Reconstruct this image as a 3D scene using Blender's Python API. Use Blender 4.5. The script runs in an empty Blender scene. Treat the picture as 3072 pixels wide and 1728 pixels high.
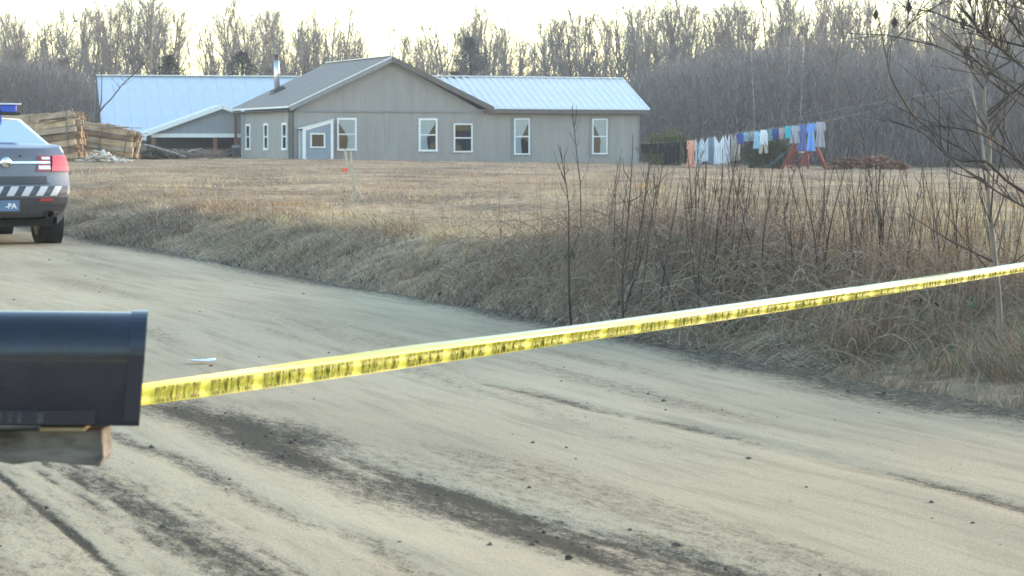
import bpy, math, random
import numpy as np
from mathutils import Vector, Matrix, Euler

SC = bpy.context.scene
C = SC.collection
R = math.radians
random.seed(7)
RNG = np.random.default_rng(11)

# ------------------------------------------------------------------ camera
F_PX = 2400.0
CAM = Vector((0.0, 0.0, 1.45))
HORIZON = 148.0
PITCH = math.atan((288.0 - HORIZON) / F_PX)
cam_data = bpy.data.cameras.new('camera')
cam = bpy.data.objects.new('camera', cam_data)
C.objects.link(cam)
cam.location = CAM
cam.rotation_euler = (R(90) - PITCH, 0, 0)
cam_data.sensor_width = 36.0
cam_data.lens = F_PX / 1024.0 * 36.0
cam_data.clip_start = 0.1
cam_data.clip_end = 8000
cam_data.dof.use_dof = True
cam_data.dof.focus_distance = 22.0
cam_data.dof.aperture_fstop = 84.4 / 7.0
SC.camera = cam

# ------------------------------------------------------------------ sky, sun, exposure
SUN_AZ = R(60.0)       # to the right of the view axis (+Y), clockwise seen from above
SUN_EL = R(8.0)
world = bpy.data.worlds.new('World')
SC.world = world
world.use_nodes = True
wn = world.node_tree
sky = wn.nodes.new('ShaderNodeTexSky')
sky.sky_type = 'NISHITA'
sky.sun_disc = False
sky.sun_elevation = SUN_EL
sky.sun_rotation = SUN_AZ
sky.altitude = 300
sky.air_density = 1.0
sky.dust_density = 0.7
sky.ozone_density = 1.0
bg = wn.nodes['Background']
bg.inputs['Strength'].default_value = 0.15
wn.links.new(sky.outputs[0], bg.inputs[0])

sun_l = bpy.data.lights.new('sun', 'SUN')
sun_l.energy = 1.2
sun_l.angle = R(25)
sun_l.color = (1.0, 0.78, 0.62)
sun = bpy.data.objects.new('sun', sun_l)
C.objects.link(sun)
sdir = Vector((math.sin(SUN_AZ) * math.cos(SUN_EL), math.cos(SUN_AZ) * math.cos(SUN_EL), math.sin(SUN_EL)))
sun.rotation_euler = (-sdir).to_track_quat('-Z', 'Y').to_euler()
sun.location = (30, 60, 40)

SC.view_settings.view_transform = 'Standard'
SC.view_settings.look = 'None'
SC.view_settings.gamma = 1.0
SC.view_settings.use_curve_mapping = False
SC.view_settings.exposure = 2.5
SC.cycles.max_bounces = 6
SC.cycles.diffuse_bounces = 3
SC.cycles.use_denoising = True
SC.cycles.denoising_prefilter = 'NONE'
SC.cycles.filter_width = 1.7

HAZE_DENSITY = 0.00045

# ------------------------------------------------------------------ helpers
_cp, _sp = math.cos(PITCH), math.sin(PITCH)


def at(px, py, Y):
    """point at distance Y (world y) that the camera sees at pixel (px, py) of 1024 x 576"""
    a = (px - 512.0) / F_PX
    b = (288.0 - py) / F_PX
    d = Vector((a, _cp + b * _sp, -_sp + b * _cp))
    return CAM + d * (Y / d.y)


def lerp(a, b, t):
    return a + (b - a) * t


def sstep(t):
    t = np.clip(t, 0, 1)
    return t * t * (3 - 2 * t)


def tag(o, label=None, cat=None, group=None, kind=None):
    if label: o['label'] = label
    if cat: o['category'] = cat
    if group: o['group'] = group
    if kind: o['kind'] = kind
    return o


def empty(name, loc=(0, 0, 0), rz=0.0):
    o = bpy.data.objects.new(name, None)
    o.empty_display_size = 0.2
    o.location = loc
    o.rotation_euler = (0, 0, rz)
    C.objects.link(o)
    return o


def copy_tree(o, parent=None):
    c = o.copy()
    C.objects.link(c)
    c.parent = parent
    for ch in list(o.children):
        copy_tree(ch, c)
    return c


def np_mesh(name, V, faces, cols=None, smooth=False):
    """V (n,3); faces: list of integer arrays (m,k)"""
    me = bpy.data.meshes.new(name)
    V = np.asarray(V, np.float32)
    me.vertices.add(len(V))
    me.vertices.foreach_set('co', V.ravel())
    li, ls, pos = [], [], 0
    for f in faces:
        f = np.asarray(f, np.int32)
        if len(f) == 0: continue
        m, k = f.shape
        li.append(f.ravel())
        ls.append(pos + np.arange(m, dtype=np.int32) * k)
        pos += m * k
    li = np.concatenate(li)
    ls = np.concatenate(ls)
    me.loops.add(len(li))
    me.loops.foreach_set('vertex_index', li)
    me.polygons.add(len(ls))
    me.polygons.foreach_set('loop_start', ls)
    if smooth:
        me.polygons.foreach_set('use_smooth', np.ones(len(ls), bool))
    me.update(calc_edges=True)
    if cols is not None:
        a = me.color_attributes.new('Col', 'FLOAT_COLOR', 'POINT')
        c4 = np.ones((len(V), 4), np.float32)
        c4[:, :3] = cols
        a.data.foreach_set('color', c4.ravel())
    return me


def obj(name, me, mat, parent=None, loc=None):
    o = bpy.data.objects.new(name, me)
    if mat is not None and len(me.materials) == 0:
        me.materials.append(mat)
    o.parent = parent
    if loc is not None: o.location = loc
    C.objects.link(o)
    return o


class MB:
    """collects shapes; build() links them as one mesh object"""
    def __init__(s):
        s.v, s.f = [], []

    def add(s, vs, fs):
        n = len(s.v)
        s.v += [tuple(p) for p in vs]
        s.f += [tuple(i + n for i in f) for f in fs]
        return s

    def box(s, c, size, M=None):
        hx, hy, hz = size[0] / 2, size[1] / 2, size[2] / 2
        vs = [Vector((x, y, z)) for z in (-hz, hz) for y in (-hy, hy) for x in (-hx, hx)]
        if M is not None: vs = [M @ p for p in vs]
        vs = [p + Vector(c) for p in vs]
        return s.add(vs, [(0, 2, 3, 1), (4, 5, 7, 6), (0, 1, 5, 4), (2, 6, 7, 3), (0, 4, 6, 2), (1, 3, 7, 5)])

    def span(s, a, b):
        c = [(a[i] + b[i]) / 2 for i in range(3)]
        return s.box(c, [abs(b[i] - a[i]) for i in range(3)])

    def prism(s, poly, ext):
        """poly: list of 3D points; ext: extrusion vector"""
        n = len(poly)
        e = Vector(ext)
        vs = [Vector(p) for p in poly] + [Vector(p) + e for p in poly]
        fs = [tuple(range(n)), tuple(range(2 * n - 1, n - 1, -1))]
        fs += [(i, i + n, (i + 1) % n + n, (i + 1) % n) for i in range(n)]
        return s.add(vs, fs)

    def beam(s, a, b, w, h, up=(0, 0, 1)):
        a, b = Vector(a), Vector(b)
        d = (b - a).normalized()
        u = Vector(up)
        x = d.cross(u)
        if x.length < 1e-4: x = d.cross(Vector((1, 0, 0)))
        x.normalize()
        u = x.cross(d).normalized()
        vs = [p + x * (i * w / 2) + u * (j * h / 2) for p in (a, b) for i, j in ((-1, -1), (1, -1), (1, 1), (-1, 1))]
        return s.add(vs, [(0, 1, 2, 3), (7, 6, 5, 4), (0, 4, 5, 1), (1, 5, 6, 2), (2, 6, 7, 3), (3, 7, 4, 0)])

    def tube(s, pts, radii, n=6, cap=True):
        pts = [Vector(p) for p in pts]
        base = len(s.v)
        prev = None
        for i, p in enumerate(pts):
            d = (pts[min(i + 1, len(pts) - 1)] - pts[max(i - 1, 0)]).normalized()
            if prev is None:
                x = d.cross(Vector((0.3, 0.2, 1)) if abs(d.z) < .9 else Vector((1, 0.1, 0))).normalized()
            else:
                x = (prev - d * prev.dot(d)).normalized()
            prev = x
            y = d.cross(x)
            r = radii[i] if hasattr(radii, '__len__') else radii
            for k in range(n):
                a = 2 * math.pi * k / n
                s.v.append(tuple(p + x * (math.cos(a) * r) + y * (math.sin(a) * r)))
        for i in range(len(pts) - 1):
            for k in range(n):
                a, b = base + i * n + k, base + i * n + (k + 1) % n
                s.f.append((a, b, b + n, a + n))
        if cap:
            s.f.append(tuple(base + k for k in range(n - 1, -1, -1)))
            s.f.append(tuple(base + (len(pts) - 1) * n + k for k in range(n)))
        return s

    def lathe(s, prof, n=24, axis='z', c=(0, 0, 0)):
        """prof: (r, h) list revolved around axis"""
        base = len(s.v)
        for r, h in prof:
            for k in range(n):
                a = 2 * math.pi * k / n
                p = (r * math.cos(a), r * math.sin(a), h)
                if axis == 'x': p = (p[2], p[0], p[1])
                if axis == 'y': p = (p[0], p[2], p[1])
                s.v.append((p[0] + c[0], p[1] + c[1], p[2] + c[2]))
        for i in range(len(prof) - 1):
            for k in range(n):
                a, b = base + i * n + k, base + i * n + (k + 1) % n
                s.f.append((a, b, b + n, a + n))
        return s

    def grid(s, rows):
        """rows: list of equal-length point lists"""
        base = len(s.v)
        m = len(rows[0])
        for r in rows: s.v += [tuple(p) for p in r]
        for i in range(len(rows) - 1):
            for j in range(m - 1):
                a = base + i * m + j
                s.f.append((a, a + 1, a + 1 + m, a + m))
        return s

    def mesh(s, name, smooth=False):
        me = bpy.data.meshes.new(name)
        me.from_pydata(s.v, [], s.f)
        if smooth:
            me.polygons.foreach_set('use_smooth', np.ones(len(me.polygons), bool))
        me.update()
        return me

    def build(s, name, mat, parent=None, smooth=False, bevel=0.0, solid=0.0, loc=None):
        o = obj(name, s.mesh(name, smooth), mat, parent, loc)
        if solid:
            m = o.modifiers.new('solid', 'SOLIDIFY'); m.thickness = solid; m.offset = 0
        if bevel:
            m = o.modifiers.new('bevel', 'BEVEL'); m.width = bevel; m.segments = 2; m.limit_method = 'ANGLE'
        return o


def prisms(P0, P1, R0, R1, n=3):
    """tapered open prisms between point arrays -> V, F"""
    P0, P1 = np.asarray(P0, float), np.asarray(P1, float)
    R0, R1 = np.asarray(R0, float), np.asarray(R1, float)
    d = P1 - P0
    d /= np.maximum(np.linalg.norm(d, axis=1, keepdims=True), 1e-9)
    ref = np.where(np.abs(d[:, 2:3]) < .9, np.array([[0, 0, 1.]]), np.array([[1., 0, 0]]))
    x = np.cross(d, ref); x /= np.linalg.norm(x, axis=1, keepdims=True)
    y = np.cross(d, x)
    V = np.zeros((len(P0), 2 * n, 3))
    for k in range(n):
        a = 2 * math.pi * k / n
        o = x * math.cos(a) + y * math.sin(a)
        V[:, k] = P0 + o * R0[:, None]
        V[:, n + k] = P1 + o * R1[:, None]
    base = (np.arange(len(P0)) * 2 * n)[:, None]
    F = []
    for k in range(n):
        F.append(np.concatenate([base + k, base + (k + 1) % n, base + n + (k + 1) % n, base + n + k], axis=1))
    return V.reshape(-1, 3), np.concatenate(F)


def ribbons(B, D, L, W, droop, col, yaw=None, rows=3):
    """curved tapering blades. B base (n,3), D start direction (n,3 unit), droop (n,) bends the tip down"""
    n = len(B)
    yaw = RNG.uniform(0, math.pi, n) if yaw is None else yaw
    wv = np.stack([np.cos(yaw), np.sin(yaw), np.zeros(n)], 1)
    V = np.zeros((n, 2 * (rows - 1) + 1, 3))
    for i in range(rows):
        t = i / (rows - 1)
        p = B + D * (L * t)[:, None]
        p[:, 2] -= droop * L * t * t
        h = np.linalg.norm(D[:, :2], axis=1, keepdims=True) + 1e-6
        p[:, :2] += D[:, :2] / h * (droop * L * t * t * .35)[:, None]
        w = W * (1 - t * .75) * .5
        if i < rows - 1:
            V[:, 2 * i] = p - wv * w[:, None]
            V[:, 2 * i + 1] = p + wv * w[:, None]
        else:
            V[:, 2 * i] = p
    k = 2 * (rows - 1) + 1
    base = (np.arange(n) * k)[:, None]
    quads = [np.concatenate([base + 2 * i, base + 2 * i + 1, base + 2 * i + 3, base + 2 * i + 2], 1) for i in range(rows - 2)]
    tri = np.concatenate([base + 2 * (rows - 2), base + 2 * (rows - 2) + 1, base + 2 * (rows - 1)], 1)
    cols = np.repeat(col[:, None, :], k, axis=1).reshape(-1, 3)
    return V.reshape(-1, 3), [np.concatenate(quads)] if quads else [], tri, cols


def ribbon_obj(name, B, D, L, W, droop, col, mat, rows=3, parent=None):
    V, q, t, c = ribbons(B, D, L, W, droop, col, rows=rows)
    return obj(name, np_mesh(name, V, q + [t], c), mat, parent)


# value noise for vectorised lumps
_perm = RNG.random((256, 256))


def vnoise(x, y):
    x, y = np.asarray(x, float), np.asarray(y, float)
    xi, yi = np.floor(x).astype(int), np.floor(y).astype(int)
    fx, fy = x - xi, y - yi
    fx, fy = fx * fx * (3 - 2 * fx), fy * fy * (3 - 2 * fy)
    g = lambda a, b: _perm[a % 256, b % 256]
    return ((g(xi, yi) * (1 - fx) + g(xi + 1, yi) * fx) * (1 - fy) +
            (g(xi, yi + 1) * (1 - fx) + g(xi + 1, yi + 1) * fx) * fy) - .5


def fbm(x, y, o=4):
    s, a = 0, 1.0
    for i in range(o):
        s = s + a * vnoise(x * 2 ** i + 17 * i, y * 2 ** i + 31 * i)
        a *= .5
    return s


# ------------------------------------------------------------------ materials
def mat_new(name):
    m = bpy.data.materials.new(name)
    m.use_nodes = True
    return m, m.node_tree.nodes, m.node_tree.links, m.node_tree.nodes['Principled BSDF']


def mat(name, col, rough=.7, var=.15, scale=3.0, metal=0.0, bump=0.0, bscale=None, spec=None, coat=0.0, stretch=(1, 1, 1), alpha=None, rnd=0.0, detail=4):
    """plain coloured surface with noise variation in tone and optional bump"""
    m, N, L, P = mat_new(name)
    tc = N.new('ShaderNodeTexCoord')
    mp = N.new('ShaderNodeMapping')
    mp.inputs['Scale'].default_value = stretch
    L.new(tc.outputs['Object'], mp.inputs[0])
    nz = N.new('ShaderNodeTexNoise')
    nz.inputs['Scale'].default_value = scale
    nz.inputs['Detail'].default_value = detail
    L.new(mp.outputs[0], nz.inputs[0])
    mr = N.new('ShaderNodeMapRange')
    mr.inputs['From Min'].default_value = .3
    mr.inputs['From Max'].default_value = .7
    mr.inputs['To Min'].default_value = 1 - var
    mr.inputs['To Max'].default_value = 1 + var
    L.new(nz.outputs['Fac'], mr.inputs[0])
    fac = mr.outputs[0]
    if rnd:
        oi = N.new('ShaderNodeObjectInfo')
        m2 = N.new('ShaderNodeMapRange')
        m2.inputs['To Min'].default_value = 1 - rnd
        m2.inputs['To Max'].default_value = 1 + rnd
        L.new(oi.outputs['Random'], m2.inputs[0])
        mm = N.new('ShaderNodeMath'); mm.operation = 'MULTIPLY'
        L.new(fac, mm.inputs[0]); L.new(m2.outputs[0], mm.inputs[1])
        fac = mm.outputs[0]
    hs = N.new('ShaderNodeHueSaturation')
    hs.inputs['Color'].default_value = (*col, 1)
    L.new(fac, hs.inputs['Value'])
    L.new(hs.outputs[0], P.inputs['Base Color'])
    P.inputs['Roughness'].default_value = rough
    P.inputs['Metallic'].default_value = metal
    if spec is not None: P.inputs['Specular IOR Level'].default_value = spec
    if coat: P.inputs['Coat Weight'].default_value = coat
    if bump:
        n2 = N.new('ShaderNodeTexNoise')
        n2.inputs['Scale'].default_value = bscale or scale * 4
        n2.inputs['Detail'].default_value = 6
        L.new(mp.outputs[0], n2.inputs[0])
        bp = N.new('ShaderNodeBump')
        bp.inputs['Strength'].default_value = bump
        bp.inputs['Distance'].default_value = .02
        L.new(n2.outputs['Fac'], bp.inputs['Height'])
        L.new(bp.outputs[0], P.inputs['Normal'])
    return m


def mat_vcol(name, rough=.85, trans=0.0, spec=.2):
    m, N, L, P = mat_new(name)
    a = N.new('ShaderNodeVertexColor'); a.layer_name = 'Col'
    L.new(a.outputs[0], P.inputs['Base Color'])
    P.inputs['Roughness'].default_value = rough
    P.inputs['Specular IOR Level'].default_value = spec
    return m


def mat_glass(name, tint=(.02, .025, .03), refl=.35, rough=.03):
    """window pane: partly see-through, mirror-like at grazing"""
    m, N, L, P = mat_new(name)
    N.remove(P)
    out = N['Material Output']
    tr = N.new('ShaderNodeBsdfTransparent'); tr.inputs[0].default_value = (.85, .9, .92, 1)
    gl = N.new('ShaderNodeBsdfGlossy'); gl.inputs['Roughness'].default_value = rough
    gl.inputs[0].default_value = (.95, .97, 1, 1)
    fr = N.new('ShaderNodeFresnel'); fr.inputs[0].default_value = 1.33
    ma = N.new('ShaderNodeMath'); ma.operation = 'ADD'; ma.use_clamp = True
    ma.inputs[1].default_value = refl
    L.new(fr.outputs[0], ma.inputs[0])
    mx = N.new('ShaderNodeMixShader')
    L.new(ma.outputs[0], mx.inputs[0]); L.new(tr.outputs[0], mx.inputs[1]); L.new(gl.outputs[0], mx.inputs[2])
    L.new(mx.outputs[0], out.inputs[0])
    return m

# ------------------------------------------------------------------ terrain
_EY = np.array([-40, 0, 12.9, 15.96, 19.1, 22.0, 25.7, 32.7, 45, 60, 80, 120, 200, 600.])
_EX = np.array([22.6, 7.6, 2.76, 1.62, .30, -1.05, -2.75, -5.75, -11.6, -20.0, -33, -62, -125, -450.])
_ty = np.linspace(-40, 600, 6401)
_k = np.exp(-.5 * (np.arange(-30, 31) / 10.) ** 2); _k /= _k.sum()
_tx = np.convolve(np.pad(np.interp(_ty, _EY, _EX), 30, mode='edge'), _k, mode='valid')


def edge_x(y): return np.interp(y, _ty, _tx)


def side(x, y):
    """signed distance from the road's far edge, positive on the field"""
    return (np.asarray(x, float) - edge_x(y)) * .91


def road_z(y): return np.interp(y, [0, 14, 31, 60, 120], [0, 0, .197, .47, .75])


_CA = (np.array([-40, 64, 295, 638, 800, 1024, 1200]) - 512) / F_PX
_CZ = np.array([1.02, 1.0, .875, .60, .40, .25, .2])


def field_z(x, y):
    x, y = np.asarray(x, float), np.asarray(y, float)
    zc = np.interp(x / np.maximum(y, 1), _CA, _CZ)
    near = np.interp(y, [8, 14, 19, 26], [.30, .36, .50, .53])
    z = near + (zc - near) * np.clip((y - 28) / 92, 0, 1)
    return z


def ground_z(x, y, lumps=True):
    x, y = np.asarray(x, float), np.asarray(y, float)
    s = side(x, y)
    w = np.interp(y, [10, 17, 20, 40, 80], [4.5, 2.8, 1.5, 1.7, 3])
    t = sstep(s / w)
    z = road_z(y) + (field_z(x, y) - road_z(y)) * t
    if lumps:
        z = z + .24 * np.exp(-((s - 1.15) / .75) ** 2 - ((y - 19.6) / 2.3) ** 2) * (1 + 1.2 * fbm(x * .8 + 5, y * .8, 3))
        z = z + np.clip(s / 1.0, 0, 1) * (.11 * fbm(x * .9, y * .9, 3) + .05 * fbm(x * .22, y * .22, 2)) * np.interp(y, [0, 60, 140], [1, .8, .5])
    left = np.clip((-s - 11) / 3, 0, 1)
    z = z + left * (.12 + .1 * fbm(x * .5, y * .5, 3))
    return z


def gz(x, y): return float(ground_z(x, y))


def on_ground(px, py_guess_Y):
    """world point on the ground in column px at distance Y"""
    X = (px - 512) / F_PX * py_guess_Y
    return Vector((X, py_guess_Y, gz(X, py_guess_Y)))


# ---- ground sheet reaching the horizon
def axis_pts(a, b, n, p):
    t = np.linspace(-1, 1, n)
    return (np.sign(t) * np.abs(t) ** p) * (b - a) / 2 + (a + b) / 2


def field_material():
    m, N, L, P = mat_new('dead_field')
    tc = N.new('ShaderNodeTexCoord')
    def noise(sc, det=5, st=(1, 1, 1)):
        mp = N.new('ShaderNodeMapping'); mp.inputs['Scale'].default_value = st
        L.new(tc.outputs['Object'], mp.inputs[0])
        n = N.new('ShaderNodeTexNoise'); n.inputs['Scale'].default_value = sc; n.inputs['Detail'].default_value = det
        L.new(mp.outputs[0], n.inputs[0])
        return n.outputs['Fac']
    r1 = N.new('ShaderNodeValToRGB')
    e = r1.color_ramp.elements
    e[0].position = .30; e[0].color = (.16, .12, .085, 1)
    e[1].position = .72; e[1].color = (.48, .36, .23, 1)
    e2 = r1.color_ramp.elements.new(.5); e2.color = (.33, .245, .165, 1)
    L.new(noise(.35, 8, (1, .55, 1)), r1.inputs[0])
    r2 = N.new('ShaderNodeValToRGB')
    e = r2.color_ramp.elements
    e[0].position = .35; e[0].color = (.55, .52, .50, 1)
    e[1].position = .65; e[1].color = (1.25, 1.2, 1.1, 1)
    L.new(noise(5, 8), r2.inputs[0])
    mx = N.new('ShaderNodeMix'); mx.data_type = 'RGBA'; mx.blend_type = 'MULTIPLY'; mx.inputs['Factor'].default_value = .9
    L.new(r1.outputs[0], mx.inputs[6]); L.new(r2.outputs[0], mx.inputs[7])
    r3 = N.new('ShaderNodeValToRGB')
    e = r3.color_ramp.elements
    e[0].position = .56; e[0].color = (0, 0, 0, 1)
    e[1].position = .70; e[1].color = (1, 1, 1, 1)
    L.new(noise(.16, 5, (1, .5, 1)), r3.inputs[0])
    m2 = N.new('ShaderNodeMix'); m2.data_type = 'RGBA'
    L.new(r3.outputs[0], m2.inputs['Factor'])
    L.new(mx.outputs[2], m2.inputs[6]); m2.inputs[7].default_value = (.24, .15, .10, 1)
    L.new(m2.outputs[2], P.inputs['Base Color'])
    P.inputs['Roughness'].default_value = .95
    P.inputs['Specular IOR Level'].default_value = .1
    b = N.new('ShaderNodeBump'); b.inputs['Strength'].default_value = .8; b.inputs['Distance'].default_value = .05
    L.new(noise(9, 8), b.inputs['Height']); L.new(b.outputs[0], P.inputs['Normal'])
    return m


def build_field():
    ys = np.concatenate([np.linspace(-30, 4, 12), np.geomspace(5, 60, 190) , np.geomspace(61, 400, 110), np.geomspace(430, 1500, 10)])
    us = np.concatenate([[-1.0, -.7], np.linspace(-.5, .5, 230), [.7, 1.0]])
    Yg, Ug = np.meshgrid(ys, us, indexing='ij')
    X = np.clip(Ug * (np.abs(Yg) + 6), -1500, 1500)
    Z = ground_z(X, Yg)
    s = side(X, Yg)
    Z = Z - .06 * ((s < .25) & (s > -15.5) & (Yg < 95))
    V = np.stack([X, Yg, Z], -1).reshape(-1, 3)
    r, c = Yg.shape
    i = np.arange(r - 1)[:, None] * c + np.arange(c - 1)[None]
    F = np.stack([i, i + 1, i + 1 + c, i + c], -1).reshape(-1, 4)
    o = obj('field', np_mesh('field', V, [F], smooth=True), field_material())
    tag(o, kind='structure')


build_field()


# ---- dirt road
def px_ground(px, py):
    Y = F_PX * 1.45 / (py - HORIZON)
    for _ in range(4):
        Y = F_PX * (1.45 - float(road_z(Y))) / (py - HORIZON)
    return (px - 512) / F_PX * Y, Y


TRACKS = [  # pixel polyline, half width m, strength, depth m
    ([(150, 400), (179, 408), (248, 428), (308, 452), (377, 480), (457, 514), (512, 530), (601, 552), (691, 575), (760, 592)], .36, .72, .012),
    ([(230, 424), (300, 444), (380, 470), (470, 503), (560, 534), (640, 556), (720, 580)], .10, .85, .006),
    ([(493, 386), (560, 400), (596, 409), (700, 430), (755, 445), (894, 477), (1024, 511), (1100, 530)], .10, .46, .008),
    ([(600, 334), (676, 350), (800, 378), (900, 405), (1024, 441), (1100, 462)], .10, .36, .006),
    ([(119, 440), (175, 460), (219, 484), (258, 504), (298, 526), (358, 545), (407, 575), (440, 595)], .10, .5, .006),
    ([(-6, 474), (4, 484), (40, 514), (70, 542), (109, 571), (130, 592)], .022, 1.0, .008),
    ([(30, 456), (80, 484), (139, 518), (180, 543), (219, 565), (250, 585)], .20, .50, .0),
    ([(440, 485), (512, 510), (631, 545), (750, 583)], .02, .5, .006),
    ([(0, 520), (30, 560), (60, 600)], .35, .45, .0),
    ([(300, 330), (397, 352), (493, 386)], .05, .2, .005),
    ([(180, 290), (330, 318), (470, 346), (560, 366), (700, 398)], .05, .22, .004),
]


def road_fields(X, Yv):
    s = side(X, Yv)
    mud = np.zeros_like(s)
    dz = np.zeros_like(s)
    for k, (pl, w, st, dep) in enumerate(TRACKS):
        pts = np.array([px_ground(*p) for p in pl])
        ss = side(pts[:, 0], pts[:, 1])
        o = np.argsort(pts[:, 1])
        yy, ss = pts[o, 1], ss[o]
        c = np.interp(Yv, yy, ss) + .02 * vnoise(Yv * 1.1, k * 7.7 + 0 * Yv)
        fade = np.clip((Yv - yy[0] + .6) / .5, 0, 1) * np.clip((yy[-1] - Yv + 1.2) / 1.2, 0, 1)
        g = np.exp(-((s - c) / w) ** 2) * fade
        brk = np.clip(.85 + .95 * fbm(Yv * .8 + 9 * k, s * 5, 4), .25, 1.25)
        mud = np.maximum(mud, g * st * brk)
        dz -= dep * g * .8
        dz += dep * .2 * np.exp(-((np.abs(s - c) - w * 1.5) / (w * .6)) ** 2) * fade
    # shoulder below the bank: loose dark gravel
    sh = np.clip((s + .62 + .35 * fbm(X * .6, Yv * .6, 3)) / .55, 0, 1) * .62
    mud = np.maximum(mud, sh)
    mud = np.maximum(mud, .42 * np.clip((-s - 4.2) / 1.2, 0, 1) * np.clip(.7 + 1.2 * fbm(X * .9, Yv * .5, 4), .1, 1.2))
    mud = np.maximum(mud, .34 * np.clip(.15 + 1.9 * fbm(s * 2.2 + 50, Yv * .22, 4), 0, 1))
    return s, mud, dz


def road_material():
    m, N, L, P = mat_new('dirt_road')
    uv = N.new('ShaderNodeUVMap'); uv.uv_map = 'UVMap'
    tc = N.new('ShaderNodeTexCoord')

    def noise(src, sc, det=5, st=(1, 1, 1), rough=.5):
        mp = N.new('ShaderNodeMapping'); mp.inputs['Scale'].default_value = st
        L.new(src, mp.inputs[0])
        n = N.new('ShaderNodeTexNoise'); n.inputs['Scale'].default_value = sc; n.inputs['Detail'].default_value = det
        n.inputs['Roughness'].default_value = rough
        L.new(mp.outputs[0], n.inputs[0])
        return n.outputs['Fac']

    def ramp(src, stops):
        r = N.new('ShaderNodeValToRGB')
        e = r.color_ramp.elements
        e[0].position, e[0].color = stops[0][0], (*stops[0][1], 1)
        e[1].position, e[1].color = stops[-1][0], (*stops[-1][1], 1)
        for p, c in stops[1:-1]:
            x = e.new(p); x.color = (*c, 1)
        L.new(src, r.inputs[0])
        return r.outputs[0]

    def math_(op, a, b=None, clamp=False):
        n = N.new('ShaderNodeMath'); n.operation = op; n.use_clamp = clamp
        for i, v in enumerate((a, b)):
            if v is None: continue
            if hasattr(v, 'is_output'): L.new(v, n.inputs[i])
            else: n.inputs[i].default_value = v
        return n.outputs[0]

    def mix(a, b, f, mode='MIX'):
        x = N.new('ShaderNodeMix'); x.data_type = 'RGBA'; x.blend_type = mode
        for sock, v in ((x.inputs['Factor'], f), (x.inputs[6], a), (x.inputs[7], b)):
            if hasattr(v, 'is_output'): L.new(v, sock)
            elif isinstance(v, tuple): sock.default_value = (*v, 1)
            else: sock.default_value = v
        return x.outputs[2]

    O = tc.outputs['Object']
    U = uv.outputs[0]                      # u across in metres, v along in metres
    big = noise(U, 1.0, 5, (.55, .16, 1))
    base = ramp(big, [(.33, (.39, .315, .215)), (.5, (.465, .38, .255)), (.68, (.53, .44, .295))])
    streak = noise(U, 1.0, 8, (9, .7, 1), .6)
    st = ramp(streak, [(.36, (.70, .69, .68)), (.5, (1, 1, 1)), (.7, (1.1, 1.1, 1.08))])
    c = mix(base, st, .55, 'MULTIPLY')
    fine = noise(O, 70, 6, (1, 1, 1), .7)
    fi = ramp(fine, [(.33, (.74, .73, .72)), (.48, (1, 1, 1)), (.72, (1.10, 1.09, 1.07))])
    c = mix(c, fi, .7, 'MULTIPLY')
    a = N.new('ShaderNodeVertexColor'); a.layer_name = 'Col'
    sep = N.new('ShaderNodeSeparateColor'); L.new(a.outputs[0], sep.inputs[0])
    mudv = sep.outputs[0]
    clod = noise(O, 75, 5, (1, 1, 1), .7)
    clod2 = noise(U, 1.0, 7, (26, 7, 1), .72)
    cl = math_('ADD', math_('MULTIPLY', clod, .5), math_('MULTIPLY', clod2, .5))
    th = math_('SUBTRACT', math_('ADD', cl, math_('MULTIPLY', mudv, .40)), .615)
    mask = math_('MULTIPLY', th, 7.0, True)
    soft = math_('MULTIPLY', mudv, .5, True)
    mudc = ramp(fine, [(.3, (.022, .018, .013)), (.7, (.085, .068, .046))])
    c = mix(c, (.27, .205, .135), soft)
    c = mix(c, mudc, math_('MULTIPLY', mask, .93))
    L.new(c, P.inputs['Base Color'])
    P.inputs['Roughness'].default_value = .95
    P.inputs['Specular IOR Level'].default_value = .15
    h = math_('ADD', math_('MULTIPLY', fine, .5), math_('MULTIPLY', cl, 1.2))
    h = math_('ADD', h, math_('MULTIPLY', streak, .5))
    b = N.new('ShaderNodeBump'); b.inputs['Strength'].default_value = .8; b.inputs['Distance'].default_value = .012
    L.new(h, b.inputs['Height']); L.new(b.outputs[0], P.inputs['Normal'])
    return m


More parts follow.
